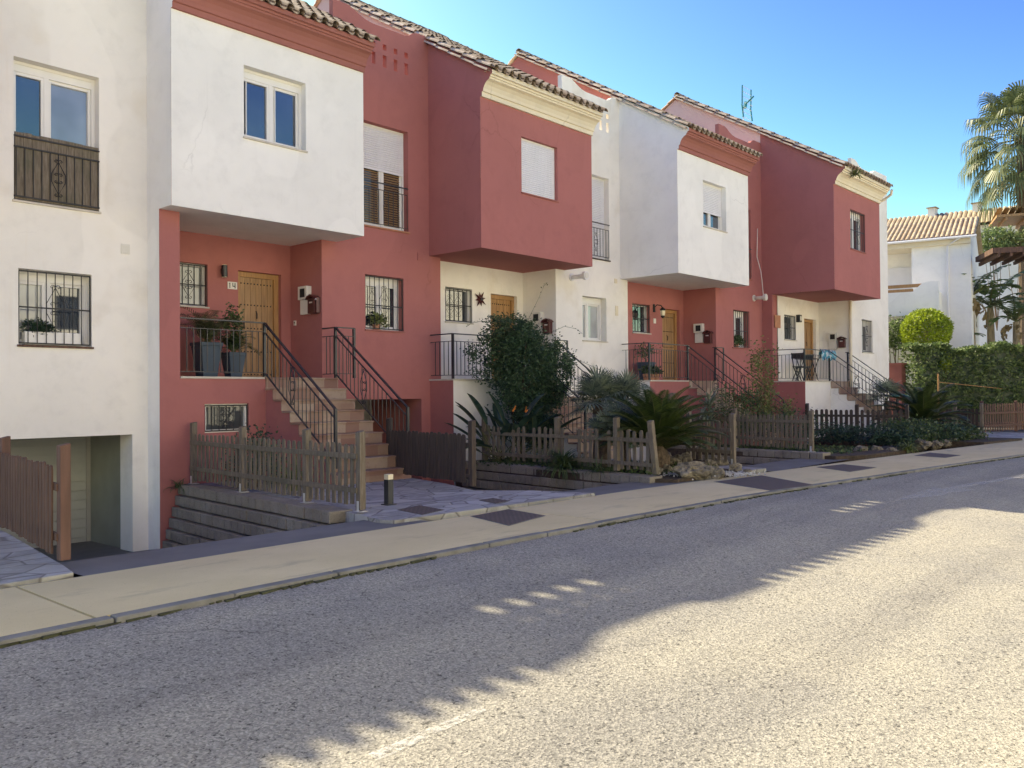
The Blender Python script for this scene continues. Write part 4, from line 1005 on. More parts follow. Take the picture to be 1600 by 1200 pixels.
# antenna
t = thing('tv_antenna', 'teal grid television antenna on a thin mast above the farthest roof', 'antenna'); ax, ay = 30.2, 15.3
q = atY(1161, 165, 15.3); ax, az = q[0], q[2]
m_ = MB(); m_.tube([(ax, 15.3, 9.6), (ax, 15.3, az)], .028, 6); m_.build('mast', 'silver', t)
for sx in (-.36, .34):
    m_ = MB(); m_.obox((ax+sx-.08, 15.2-.1, az+.62), (ax+sx+.09, 15.2, az-.03), .05, .045); m_.obox((ax+sx+.06, 15.2, az-.05), (ax+sx-.02, 15.1, az-.56), .05, .045); m_.build('reflector_frame', 'antenna_blue', t)
m_ = MB()
for k in range(7):
    f_ = k/6; zz = az+.60-1.14*f_; dx = -.08+.14*(1-abs(f_-.5)*2); m_.tube([(ax-.34+dx, 15.12, zz), (ax+.34+dx, 15.12, zz)], .010, 4)
m_.build('grid_rods', 'silver', t)
m_ = MB(); m_.tube([(ax+.05, 15.3, az), (ax-.35, 14.7, az+.12)], .035, 5); m_.tube([(ax-.02, 15.22, az-.1), (ax+.06, 15.22, az+.12)], .08, 6); m_.build('boom', 'antenna_blue', t); settle(t)

# folding table and chairs on the farthest terrace, towel over the railing
def fold_chair(x, y, dirx, label):
    t = thing('folding_chair', label, 'chair', 'black folding chairs on the farthest terrace'); z = .335
    m_ = MB(); m_.box(x-.2, x+.2, y-.2, y+.2, z+.44, z+.46); m_.build('seat', 'metal', t)
    for sy in (-.19, .19):
        m_ = MB(); m_.obox((x-dirx*.24, y+sy, z), (x+dirx*.22, y+sy, z+.47), .025, .02); m_.build('front_leg', 'metal', t)
        m_ = MB(); m_.obox((x+dirx*.24, y+sy, z), (x-dirx*.12, y+sy, z+.44), .025, .02); m_.obox((x-dirx*.12, y+sy, z+.44), (x-dirx*.28, y+sy, z+.88), .025, .02); m_.build('back_leg', 'metal', t)
    m_ = MB(); m_.box(x-dirx*.28-.01, x-dirx*.28+.01, y-.19, y+.19, z+.70, z+.87); m_.build('backrest', 'metal', t); settle(t)
fold_chair(26.42, 11.55, 1, 'black folding chair at the left of the terrace table')
t = thing('folding_table', 'small black folding table on the farthest terrace', 'table'); x, y, z = 27.02, 11.6, .335
m_ = MB(); m_.box(x-.3, x+.3, y-.3, y+.3, z+.70, z+.72); m_.build('tabletop', 'metal', t)
for sy in (-.24, .24):
    for dx in (-1, 1): m_ = MB(); m_.obox((x-dx*.26, y+sy, z), (x+dx*.26, y+sy, z+.7), .022, .02); m_.build('leg', 'metal', t)
settle(t)
fold_chair(27.45, 11.9, -1, 'black folding chair at the right of the terrace table')
m_, n_, l_, b_ = newmat('blue floral towel'); v_ = texco(n_, l_)
vo = n_.new("ShaderNodeTexVoronoi"); vo.inputs["Scale"].default_value = 11; l_.new(v_, vo.inputs["Vector"])
l_.new(ramp(n_, l_, vo.outputs["Color"], [(.2, (.03, .22, .30)), (.45, (.10, .36, .45)), (.6, (.72, .75, .74)), (.8, (.02, .10, .20))]), b_.inputs["Base Color"]); b_.inputs["Roughness"].default_value = .95; M['towelmat'] = m_
mb = MB(); nx, ns = 26, 10; yR = 11.15; zR = .335+.995
i0 = len(mb.v)
for a in range(nx+1):
    for b in range(ns+1):
        s_ = (b/ns-.5)*2; xx = 26.95+1.15*a/nx; hang = abs(s_)*(.30+.05*math.sin(a*.9)); w_ = .02*math.sin(a*1.3+b)
        sg = -1 if s_ < 0 else 1
        mb.v.append((xx, yR+sg*(.035+.03*abs(s_))+w_ if abs(s_) > .05 else yR, zR-(hang if abs(s_) > .05 else -.012)))
for a in range(nx):
    for b in range(ns): p = i0+a*(ns+1)+b; mb.f.append((p, p+ns+1, p+ns+2, p+1))
tag(mb.build('towel', 'towelmat', smooth=True), 'blue and white patterned towel hung over the farthest terrace railing', 'towel')

# ------------------------------------------------------------------ plants
def leaf_quads(mb, pts, size, aspect=1.9, up=.3, jitter=.35, droop=0):
    """pts: (n,3) positions; each gets a bent diamond leaf"""
    n = len(pts)
    d = nrg.normal(size=(n, 3)); d[:, 2] = d[:, 2]*.6+up-droop; d /= np.linalg.norm(d, axis=1)[:, None]
    r_ = nrg.normal(size=(n, 3)); s_ = np.cross(d, r_); s_ /= np.linalg.norm(s_, axis=1)[:, None]; nn = np.cross(d, s_)
    L = size*(1+nrg.uniform(-jitter, jitter, n))[:, None]; W = L/aspect*.5
    a = pts; b = pts+d*L*.45+s_*W+nn*L*.08; c = pts+d*L; e = pts+d*L*.45-s_*W+nn*L*.08
    i = len(mb.v); V = np.stack([a, b, c, e], 1).reshape(-1, 3)
    mb.v += [tuple(v) for v in V.tolist()]; mb.f += [(i+4*k, i+4*k+1, i+4*k+2, i+4*k+3) for k in range(n)]
def blob_pts(n, c, rad, shell=.55, clumps=40, cr=.28, flat_bottom=None):
    """leaf positions gathered in clumps over and through an ellipsoid, leaving gaps"""
    c = np.array(c, float); rad = np.array(rad, float)
    u = nrg.normal(size=(clumps, 3)); u /= np.linalg.norm(u, axis=1)[:, None]
    cc = u*(shell+(1-shell)*nrg.uniform(0, 1, clumps)**.5)[:, None]*.88
    k = nrg.integers(0, clumps, n); p = cc[k]+nrg.normal(size=(n, 3))*cr*.5
    p = c+p*rad
    if flat_bottom is not None: p = p[p[:, 2] > flat_bottom]
    return p
def stems(mb, base, tips, r=.012):
    for tp in tips: b = Vector(base); q = Vector(tp); m = (b+q)/2+Vector((rnd.uniform(-.1, .1), rnd.uniform(-.1, .1), .05)); mb.tube([b, m, q], [r, r*.7, r*.4], 5)
def shrub(name, label, cat, base, c, rad, n, size, mat, clumps=40, cr=.3, shell=.5, group=None, stem='bark', extra=(), up=.3):
    t = thing(name, label, cat, group); mb = MB()
    pts = blob_pts(n, c, rad, shell, clumps, cr)
    for (c2, r2, n2) in extra: pts = np.concatenate([pts, blob_pts(n2, c2, r2, shell, max(8, clumps//3), cr)])
    pts = pts[pts[:, 2] > base[2]+.01]
    leaf_quads(mb, pts, size, up=up); mb.build('foliage', mat, t)
    mb = MB(); stems(mb, base, [(c[0]+rad[0]*rnd.uniform(-.6, .6), c[1]+rad[1]*rnd.uniform(-.6, .6), c[2]+rad[2]*rnd.uniform(-.2, .6)) for _ in range(7)], max(.008, rad[2]*.03)); mb.build('stems', stem, t); settle(t); return t
def fan_leaf(mb, base, d, L, R_, nseg=26, spread=R(300), droop=.3, stemmb=None, pr=.012, fold=.35):
    """palmate leaf: petiole from base along d (length L), then a fan of segments of radius R_"""
    base = Vector(base); d = Vector(d).normalized()
    tip = base+d*L+Vector((0, 0, -droop*L*.25)); mid = base+d*L*.5+Vector((0, 0, .02))
    if stemmb is not None: stemmb.tube([base, mid, tip], [pr, pr*.8, pr*.6], 4, False)
    dd = (tip-mid).normalized(); side_ = dd.cross(Vector((0, 0, 1))); side_ = side_.normalized() if side_.length > .05 else Vector((1, 0, 0)); nn = side_.cross(dd)
    for k in range(nseg):
        a = -spread/2+spread*(k+.5)/nseg; r_ = R_*(1-.25*(abs(a)/(spread/2))**2)*rnd.uniform(.92, 1.05)
        v = dd*math.cos(a)+side_*math.sin(a); w_ = side_*math.cos(a)-dd*math.sin(a)
        hw = R_*math.tan(spread/nseg/2)*.52*.6; g = Vector((0, 0, -1))
        p0 = tip; p1 = tip+v*r_*.35+nn*r_*fold*.1; p2 = tip+v*r_*.7+g*droop*r_*.22; p3 = tip+v*r_*(1-.25*droop)+g*droop*r_*.75
        i = len(mb.v); mb.v += [tuple(p0), tuple(p1-w_*hw), tuple(p1+w_*hw), tuple(p2-w_*hw*1.0), tuple(p2+w_*hw*1.0), tuple(p3)]
        mb.f += [(i, i+1, i+2), (i+1, i+3, i+4, i+2), (i+3, i+5, i+4)]
def fan_palm(name, label, base, H, n, L, R_, droop, mat, trunk_r=.12, group=None, seg=26, low=-.5, hi=1.4, skirt=0):
    t = thing(name, label, 'palm', group); lm = MB(); sm = MB(); base = Vector(base); top = base+Vector((0, 0, H))
    for k in range(n):
        az = k*2.39996+rnd.uniform(-.2, .2); el = low+(hi-low)*((k+.5)/n)**.8
        d = Vector((math.cos(az)*math.cos(el), math.sin(az)*math.cos(el), math.sin(el)))
        fan_leaf(lm, top+Vector((0, 0, rnd.uniform(-.06, .06))), d, L*rnd.uniform(.8, 1.1), R_*rnd.uniform(.85, 1.1), seg, R(rnd.uniform(230, 310)), droop*(1.25-max(0, math.sin(el))*.7), sm, .012*R_/.5)
    lm.build('fronds', mat, t); sm.build('leaf_stalks', 'stem', t)
    if skirt:
        k_ = MB()
        for k in range(skirt):
            az = rnd.uniform(0, 6.28); d = Vector((math.cos(az), math.sin(az), -1.6)); fan_leaf(k_, top+Vector((0, 0, -.3)), d, L*.6, R_*.7, 16, R(160), .9, None)
        k_.build('dead_fronds', 'leaf_dry', t)
    tr = MB(); zz = [base+Vector((0, 0, H*f_)) for f_ in (0, .1, .3, .6, .85, 1)]; tr.tube(zz, [trunk_r*1.3, trunk_r*1.1, trunk_r, trunk_r*.9, trunk_r*1.1, trunk_r*.8], 10)
    tr.build('trunk', 'palm_bark', t); settle(t); return t
def frond(mb, base, az, el, L, nl, lw, ll, bend=1.0, stemmb=None, vee=.5, r=.012):
    """pinnate frond arching out of base"""
    base = Vector(base); h = Vector((math.cos(az), math.sin(az), 0)); pts = []
    N = 12; p = base.copy(); e = el
    for k in range(N+1):
        pts.append(p.copy()); p = p+(h*math.cos(e)+Vector((0, 0, math.sin(e))))*(L/N); e -= bend*(.35+1.3*k/N)/N*1.2
    if stemmb is not None: stemmb.tube(pts, [r*(1-.75*k/N) for k in range(N+1)], 4, False)
    side_ = Vector((-h.y, h.x, 0))
    for k in range(nl):
        f_ = .12+.88*(k+.5)/nl; i_ = f_*N; a = int(min(N-1, i_)); q = pts[a].lerp(pts[a+1], i_-a); dd = (pts[a+1]-pts[a]).normalized(); nn = side_.cross(dd)
        l_ = ll*math.sin(math.pi*(.12+.86*f_))**.6*rnd.uniform(.9, 1.05)
        for sg in (-1, 1):
            v = (side_*sg*.86+dd*.45+nn*vee*(-1 if nn.z < 0 else 1)).normalized(); w_ = dd*lw*.5
            t2 = q+v*l_+Vector((0, 0, -l_*.12)); m2 = q+v*l_*.5
            i = len(mb.v); mb.v += [tuple(q-w_*.5), tuple(m2-w_), tuple(t2), tuple(m2+w_), tuple(q+w_*.5)]; mb.f.append((i, i+1, i+2, i+3, i+4))
def cycad(label, base, n, L, trunk_h=.25, mat='leaf_cycad', elr=(.15, 1.35), group='cycads in the front gardens', azr=None):
    t = thing('cycad', label, 'cycad', group); lm = MB(); sm = MB(); base = Vector(base); top = base+Vector((0, 0, trunk_h))
    for k in range(n):
        az = k*2.39996 if azr is None else azr[0]+(azr[1]-azr[0])*rnd.random(); el = elr[0]+(elr[1]-elr[0])*((k+.5)/n)
        frond(lm, top, az, el, L*rnd.uniform(.85, 1.08), 52, .017*L, .18*L, .85, sm, .35, .013)
    lm.build('fronds', mat, t); sm.build('leaf_stalks', 'stem', t)
    tr = MB(); tr.tube([base+Vector((0, 0, -.05)), base+Vector((0, 0, trunk_h*.6)), top+Vector((0, 0, .04))], [.17, .19, .10], 12); tr.build('trunk', 'palm_bark', t); settle(t)
def paddle(mb, base, az, el, Ls, Lb, W, bend=.5, stemmb=None, r=.012, tear=0, ribs=14, curl=.12):
    """stalk then one broad blade along a curved midrib"""
    base = Vector(base); h = Vector((math.cos(az), math.sin(az), 0)); e = el; p = base.copy(); N = 14; pts = []; L = Ls+Lb
    for k in range(N+1): pts.append(p.copy()); p = p+(h*math.cos(e)+Vector((0, 0, math.sin(e))))*(L/N); e -= bend*(.3+1.6*k/N)/N
    if stemmb is not None: stemmb.tube(pts, [r*(1-.7*k/N) for k in range(N+1)], 5, False)
    side_ = Vector((-h.y, h.x, 0)); f0 = Ls/L; prev = None
    for k in range(ribs+1):
        f_ = f0+(1-f0)*k/ribs; i_ = min(f_*N, N-.001); a = int(i_); q = pts[a].lerp(pts[a+1], i_-a); dd = (pts[a+1]-pts[a]).normalized(); nn = side_.cross(dd); nn = -nn if nn.z < 0 else nn
        w_ = W*.5*math.sin(math.pi*min(1, (.06+.94*k/ribs)))**.55*(1 if k < ribs else .1)
        cur = (q-side_*w_+nn*w_*curl*2-Vector((0, 0, tear*w_*.5*rnd.random())), q, q+side_*w_+nn*w_*curl*2-Vector((0, 0, tear*w_*.5*rnd.random())))
        if prev:
            for s0, s1 in ((0, 1), (1, 2)):
                if tear and rnd.random() < tear*.22: continue
                if tear:
                    o1, o2 = prev[s0], cur[s0]; dz = Vector((0, 0, -rnd.random()*tear*.10)) 
                    i = len(mb.v); A = [prev[0], prev[1], cur[1], cur[0].lerp(prev[0], .12)+dz] if s0 == 0 else [prev[1], prev[2], cur[2].lerp(prev[2], .12)+dz, cur[1]]
                    mb.v += [tuple(v) for v in A]; mb.f.append((i, i+1, i+2, i+3))
                else:
                    i = len(mb.v); mb.v += [tuple(prev[s0]), tuple(prev[s1]), tuple(cur[s1]), tuple(cur[s0])]; mb.f.append((i, i+1, i+2, i+3))
        prev = cur

# big climbing bush on the cream house's terrace edge
shrub('climbing_bush', 'tall dark green climbing bush covering the railing of the cream house', 'bush', (14.2, 12.6, -1.4), (14.25, 12.45, .42), (.80, .66, 1.12), 24000, .058, 'leaf_bush', 110, .30, .45,
      extra=[((13.45, 12.95, .75), (.45, .3, .55), 1900), ((13.7, 12.7, 1.35), (.5, .4, .35), 1500), ((14.6, 12.3, -.5), (.7, .5, .75), 8000), ((15.0, 12.2, .5), (.45, .45, .7), 4000), ((13.95, 12.5, 1.2), (.55, .45, .5), 5000)], stem='soil')
def trailing(base, pts, n, mat='leaf_dark', size=.045):
    mb = MB(); mb.tube(pts, .004, 4, False); P_ = []
    for k in range(n):
        f_ = k/n*(len(pts)-1); a = int(f_); q = Vector(pts[a]).lerp(Vector(pts[min(a+1, len(pts)-1)]), f_-a); P_.append([q.x+rnd.gauss(0, .012), q.y+rnd.gauss(0, .012), q.z+rnd.gauss(0, .012)])
    leaf_quads(mb, np.array(P_), size); return mb
for k, pl in enumerate([[(13.7, 12.6, 1.3), (13.3, 12.8, 1.55), (13.05, 12.9, 1.5), (12.95, 12.95, 1.42)], [(14.3, 12.4, 1.6), (14.45, 12.2, 2.1), (14.5, 12.1, 2.35), (14.62, 12.1, 2.42)], [(14.7, 12.3, .9), (15.4, 11.9, .75), (15.9, 11.7, .55), (16.1, 11.6, .42)], [(14.8, 12.3, 1.3), (15.2, 12.1, 1.5), (15.5, 12.0, 1.45), (15.65, 11.95, 1.35)]]):
    tag(trailing(None, pl, 16).build('vine_shoot', 'leaf_dark'), ['thin leafy shoot reaching left from the climbing bush', 'thin shoot rising in front of the cream porch door', 'long sparse shoot hanging right over the white wall', 'sparse curved shoot beside the mailbox of the cream house'][k], 'vine shoot', 'loose shoots of the climbing bush')

# bird of paradise clump
t = thing('bird_of_paradise', 'broad leaved bird of paradise clump in front of the white stair wall', 'plant'); lm = MB(); sm = MB()
for k in range(26):
    az = rnd.uniform(0, 6.28); el = rnd.uniform(.55, 1.4); paddle(lm, (13.35+rnd.uniform(-.3, .45), 12.1+rnd.uniform(-.35, .35), -1.42), az, el, rnd.uniform(.55, .95), rnd.uniform(.55, .8), rnd.uniform(.17, .24), rnd.uniform(.3, .9), sm, .012, 0, 10, .25)
for az, el, a_, b_ in ((2.4, .75, .6, .85), (2.5, 1.05, .8, .8), (2.2, .5, .5, .75), (3.0, 1.15, .9, .8), (2.7, .9, .7, .8)): paddle(lm, (13.2, 12.2, -1.42), az, el, a_, b_, .22, .35, sm, .014, 0, 10, .2)
lm.build('leaves', 'leaf_strel', t); sm.build('leaf_stalks', 'stem', t)
fm = MB()
for k in range(6):
    x_, y_, z_ = 13.3+rnd.uniform(-.35, .45), 11.8+rnd.uniform(-.3, .2), -.5+rnd.uniform(-.35, .45); fm.tube([(x_, y_, z_), (x_+rnd.uniform(-.05, .05), y_-.05, z_+.12)], [.02, .004], 4); fm.tube([(x_, y_, z_), (x_+.09, y_, z_+.06)], [.016, .003], 4)
fm.build('flowers', 'orange', t); settle(t)
GP = 'fan palms in the cream house garden'
fan_palm('fan_palm', 'tallest grey green fan palm right of the climbing bush', (14.35, 10.55, -1.42), 1.22, 28, .42, .46, .25, 'leaf_palm', .12, GP, 22, -.3, 1.45)
fan_palm('fan_palm', 'low fan palm in the middle of the group behind the sagging fence', (14.0, 9.8, -1.42), .62, 24, .40, .42, .2, 'leaf_palm', .12, GP, 22, -.1, 1.45)
fan_palm('fan_palm', 'fan palm nearest the white stair foot with upright leaves', (15.05, 10.4, -1.42), 1.15, 24, .42, .44, .2, 'leaf_palm', .11, GP, 22, -.2, 1.5)
fan_palm('fan_palm', 'small fan palm with open leaf just above the pickets', (13.35, 9.7, -1.42), .55, 9, .35, .36, .15, 'leaf_palm', .07, GP, 20, .2, 1.4)
cycad('big spreading cycad between the sagging fence and the limestone rocks', (13.55, 8.65, -1.35), 60, 1.3, .34, elr=(.3, 1.42))
cycad('second cycad just behind the big one, leaning right', (14.2, 9.0, -1.35), 36, 1.15, .25, elr=(.3, 1.42))
cycad('lone cycad at the far right among dark shrubs', (27.6, 8.3, -1.35), 34, 1.6, .35)
# strap leaved drooping plant and slim pale shrub
def strap(label, base, n, L, w_, name='strap_leaf_plant', mat='leaf_dark', elr=(.2, 1.45), H=0, grp=None, bend=1.7):
    t = thing(name, label, 'plant', grp); lm = MB(); b = Vector(base)
    for k in range(n): paddle(lm, b+Vector((rnd.uniform(-.05, .05), rnd.uniform(-.05, .05), H*rnd.uniform(.5, 1))), rnd.uniform(0, 6.28), rnd.uniform(*elr), .02, L*rnd.uniform(.7, 1.1), w_, bend*rnd.uniform(.7, 1.3), None, .01, 0, 7, .2)
    lm.build('leaves', mat, t)
    if H: sm = MB(); sm.tube([b, b+Vector((0, 0, H))], .03, 6); sm.build('stem', 'bark', t)
    settle(t)
strap('dark drooping dracaena beside the second red terrace', (18.9, 10.6, -1.42), 70, .62, .05, H=1.15, mat='leaf_palm', name='dracaena')
shrub('slim_shrub', 'slim pale green shrub rising in front of the second red wall', 'shrub', (21.2, 10.3, -1.42), (21.2, 10.3, .15), (.36, .36, 1.15), 1900, .07, 'leaf_olive', 26, .5, .3, extra=[((21.55, 10.1, -.45), (.45, .4, .5), 900)])
shrub('shrub', 'loose shrub between the dracaena and the second red steps', 'shrub', (19.9, 10.4, -1.42), (19.9, 10.4, -.45), (.75, .5, .62), 2600, .06, 'leaf_mid', 30, .45, .3)
shrub('shrub', 'dark low shrub behind the shadowed picket fence', 'shrub', (20.6, 9.5, -1.42), (20.8, 9.5, -.85), (1.0, .8, .5), 3000, .05, 'leaf_dark', 30, .5, .3)
strap('green grassy clump spilling over the block wall through the sagging fence', (12.55, 10.05, -1.4), 170, .55, .022, name='grassy_clump', mat='leaf_mid')
strap('smaller grassy clump left of the big one on the same block wall', (12.45, 9.2, -1.4), 60, .38, .018, name='grassy_clump', mat='leaf_mid')
strap('tuft growing at the wall corner beside the six course block wall', (6.88, 13.5, -1.5), 40, .22, .014, name='weed', mat='leaf_mid')
strap('pale spiky plant showing above the first picket fence', (7.6, 11.3, -1.46), 46, .75, .03, name='spiky_plant', mat='leaf_olive', elr=(.7, 1.5))
shrub('shrub', 'small dark shrub behind the first picket fence under the terrace', 'shrub', (7.6, 12.3, -1.46), (7.65, 12.3, -1.0), (.5, .5, .45), 2200, .06, 'leaf_dark', 24, .4, .3)
# low dark shrubs of the farthest garden
for k, (x_, y_, rx, ry, rz, n_, mt, lb) in enumerate([
    (23.2, 7.7, .8, .7, .45, 3600, 'leaf_dark', 'low dark shrub at the left end of the far bed by the block wall'),
    (24.2, 7.6, 1.1, .8, .5, 3800, 'leaf_mid', 'low bushy shrub in the middle of the far bed'),
    (25.9, 7.4, 1.2, .8, .42, 3600, 'leaf_dark', 'dark spreading shrub just left of the lone cycad'),
    (27.6, 7.3, 1.0, .7, .28, 2400, 'leaf_mid', 'flat ground hugging shrub under the lone cycad'),
    (23.6, 9.2, 1.0, .9, .42, 3000, 'leaf_dark', 'taller dark shrub behind the low ones in the far bed'),
    ]):
    shrub('low_shrub', lb, 'shrub', (x_, y_, -1.42), (x_, y_, -1.40+rz*.55), (rx, ry, rz*.78), int(n_*.8), .07, mt, 40, .4, .3, group='low shrubs in the far garden bed')
q = atZ(1418, 706, -1.46); strap('little bright green plant by the farthest pavement cover', (q[0], q[1], -1.46), 110, .34, .03, name='small_plant', mat='leaf_olive', elr=(.3, 1.4))
# potted plants on the first terrace
def pot(x, y, z, wt, wb, h_, name, label, mat='blue_pot'):
    t = thing(name, label, 'potted plant', None); m_ = MB(); a, b = wt/2, wb/2
    m_.prism([(x-b, y-b), (x+b, y-b), (x+b, y+b), (x-b, y+b)], z, z+h_-.06)
    for j in range(4, 8): v = m_.v[j]; m_.v[j] = (x+(v[0]-x)/b*a*.97, y+(v[1]-y)/b*a*.97, v[2])
    m_.box(x-a-.01, x+a+.01, y-a-.01, y+a+.01, z+h_-.06, z+h_); m_.build('pot', mat, t, bevel=.006)
    m_ = MB(); m_.box(x-a+.02, x+a-.02, y-a+.02, y+a-.02, z+h_, z+h_+.006); m_.build('soil', 'soil', t); return t
t = pot(7.88, 14.42, .336, .40, .27, .62, 'potted_palm', 'large feathery palm in a tall dark blue pot on the first terrace')
lm = MB(); sm = MB()
for k in range(34): frond(lm, (7.88+rnd.uniform(-.06, .06), 14.42+rnd.uniform(-.06, .06), .95), rnd.uniform(0, 6.28), rnd.uniform(.75, 1.5), rnd.uniform(.65, .95), 22, .012, .20, 1.5, sm, .2, .006)
lm.build('fronds', 'leaf_potpalm', t); sm.build('leaf_stalks', 'stem', t); settle(t)
t = pot(8.42, 14.45, .336, .33, .22, .46, 'potted_palm', 'smaller green plant in a low dark blue pot before the pine door')
lm = MB(); sm = MB()
for k in range(26): frond(lm, (8.42+rnd.uniform(-.04, .04), 14.45+rnd.uniform(-.04, .04), .80), rnd.uniform(0, 6.28), rnd.uniform(.5, 1.5), rnd.uniform(.4, .65), 14, .022, .15, 1.6, sm, .2, .006)
pt = blob_pts(500, (8.42, 14.45, 1.25), (.22, .22, .38), .3, 14, .5); leaf_quads(lm, pt, .07)
lm.build('leaves', 'leaf_mid', t); sm.build('stems', 'stem', t); settle(t)
t = thing('potted_plant', 'white planter with a dark plant behind the lower left window bars', 'potted plant'); m_ = MB(); m_.box(4.80, 5.62, 14.14, 14.28, .80, 1.0); m_.build('planter', 'pvc', t, bevel=.006)
lm = MB(); leaf_quads(lm, blob_pts(700, (5.0, 14.2, 1.06), (.24, .09, .12), .3, 16, .5), .05); lm.build('leaves', 'leaf_dark', t); settle(t)
t = thing('potted_plant', 'leafy plant in a pot behind the bars of the first red ground floor window', 'potted plant'); m_ = MB(); m_.tube([(11.6, 14.25, 1.352), (11.6, 14.25, 1.47)], [.07, .09], 10); m_.build('pot', 'terracotta', t)
lm = MB(); leaf_quads(lm, blob_pts(420, (11.65, 14.22, 1.56), (.26, .11, .15), .3, 16, .5), .07); lm.build('leaves', 'leaf_olive', t); settle(t)
t = thing('potted_plant', 'plant in a pot behind the bars of the second red ground floor window', 'potted plant'); m_ = MB(); m_.tube([(24.2, 12.62, 1.352), (24.2, 12.62, 1.47)], [.07, .09], 10); m_.build('pot', 'terracotta', t)
lm = MB(); leaf_quads(lm, blob_pts(420, (24.25, 12.58, 1.56), (.36, .11, .15), .3, 16, .5), .07); lm.build('leaves', 'leaf_mid', t); settle(t)
for k in range(3):
    t = thing('potted_plant', ['leftmost little potted succulent at the corner of the second red terrace', 'middle little potted succulent on the second red terrace edge', 'rightmost little potted succulent on the second red terrace edge'][k], 'potted plant', 'small pots on the second red terrace')
    x_ = 19.42+.24*k; m_ = MB(); m_.tube([(x_, 12.72, .336), (x_, 12.72, .50)], [.07, .10], 10); m_.build('pot', 'terracotta', t)
    lm = MB(); leaf_quads(lm, blob_pts(160, (x_, 12.72, .60), (.13, .13, .11), .3, 10, .5), .08); lm.build('leaves', 'leaf_mid', t); settle(t)
t = pot(20.15, 13.2, .336, .36, .26, .5, 'potted_plant', 'dark blue pot with a bare looking plant on the second red terrace')
lm = MB(); leaf_quads(lm, blob_pts(260, (20.15, 13.2, 1.1), (.28, .28, .28), .3, 14, .5), .07); lm.build('leaves', 'leaf_mid', t); sm = MB(); stems(sm, (20.15, 13.2, .84), [(20.0, 13.2, 1.2), (20.3, 13.1, 1.2), (20.15, 13.3, 1.3)]); sm.build('stems', 'stem', t); settle(t)
# rooftop weed
q = atY(1337, 268, 9.75); strap('green weed growing from the roof tiles of the farthest house', (q[0], 9.75, q[2]-.12), 60, .3, .03, name='roof_weed', mat='leaf_olive', elr=(.1, 1.4))

# ------------------------------------------------------------------ rocks and pebbles
def rock(x, y, z, r, label, grp='limestone rocks edging the front beds', sq=(1, 1, .7)):
    import mathutils
    me = bpy.data.meshes.new('rock'); bm_ = __import__('bmesh').new(); __import__('bmesh').ops.create_icosphere(bm_, subdivisions=4, radius=r)
    off = Vector((rnd.uniform(0, 99), rnd.uniform(0, 99), rnd.uniform(0, 99))); ang = rnd.uniform(0, 6)
    for v in bm_.verts:
        n1 = mathutils.noise.noise(v.co/r*1.1+off)*.55+mathutils.noise.noise(v.co/r*3.0+off)*.30+abs(mathutils.noise.noise(v.co/r*6+off))*.22
        v.co *= 1+n1; v.co = Vector((v.co.x*sq[0], v.co.y*sq[1], v.co.z*sq[2])); v.co.rotate(mathutils.Euler((0, 0, ang)))
    bm_.to_mesh(me); bm_.free(); me.materials.append(M['rock']); o = bpy.data.objects.new('rock', me); COL.objects.link(o); o.location = (x, y, z+r*sq[2]*.55)
    return tag(o, label, 'rock', grp)
RK = [(1022, 738, .13, 'leftmost grey rock of the pile beside the leaning post'), (1042, 736, .12, 'small rock second from the left in the pile'), (1038, 722, .16, 'knobbly rock at the back left of the pile'), (1066, 724, .19, 'tall pale ochre rock behind the longest one'),
      (1053, 727, .15, 'grey rock beside the tall ochre one'), (1085, 742, .23, 'longest mossy rock at the front of the pile'), (1110, 728, .13, 'bluish grey rock at the back of the pile'), (1121, 724, .17, 'ochre rock against the pale bracket post'), (1116, 742, .14, 'white knobbly rock at the front right of the pile'),
      (1150, 733, .11, 'small rock right of the bracket post'), (1168, 737, .08, 'smallest last rock at the right end of the pile')]
for x_, y_, r_, lb in RK:
    q = atZ(x_, y_+3, -1.45); rock(q[0], q[1], -1.47, r_, lb, sq=(1.5, .9, .7) if r_ > .2 else (1, 1, .85))
for x_, y_, r_, lb in [(1345, 706, .15, 'pale flat rock at the foot of the dark far bed'), (1370, 705, .13, 'second pale rock along the dark far bed'), (1440, 699, .18, 'grey rock right of the little bright plant'), (1462, 697, .15, 'ochre rock among the far bed stones'), (1478, 695, .12, 'last small ochre rock before the far block edging'), (1394, 706, .11, 'small stone just left of the little bright plant')]:
    q = atZ(x_, y_, -1.45); rock(q[0], q[1], -1.47, r_, lb, 'stones edging the far bed')
mb = MB()
for k in range(520):
    if k < 360: q = atZ(rnd.choice([rnd.gauss(1060, 17), rnd.gauss(1150, 20)]), 742+rnd.gauss(0, 1.6), -1.45)
    else: q = atZ(rnd.uniform(1030, 1175), 741+rnd.gauss(0, 3), -1.45)
    r_ = rnd.uniform(.01, .024); x_, y_, z_ = q[0], q[1], -1.445+rnd.uniform(0, .03); i = len(mb.v)
    mb.v += [(x_+r_, y_, z_), (x_, y_+r_, z_), (x_-r_, y_, z_), (x_, y_-r_, z_), (x_, y_, z_+r_*.8), (x_, y_, z_-r_*.8)]
    mb.f += [(i, i+1, i+4), (i+1, i+2, i+4), (i+2, i+3, i+4), (i+3, i, i+4), (i+1, i, i+5), (i+2, i+1, i+5), (i+3, i+2, i+5), (i, i+3, i+5)]
tag(mb.build('pebbles', 'pebble'), 'scattered small white pebbles around the limestone rocks', 'pebbles', kind='stuff')
mb = MB(); pts = []
for (x0_, x1_, y0_, y1_, n_) in ((12.7, 14.9, 8.2, 12.6, 2600), (19.6, 22.2, 7.6, 11.5, 2400), (26.5, 29.1, 6.9, 10.5, 1800)):
    for k in range(n_): pts.append((rnd.uniform(x0_, x1_), rnd.uniform(y0_, y1_), -1.43+rnd.uniform(-.01, .04)))
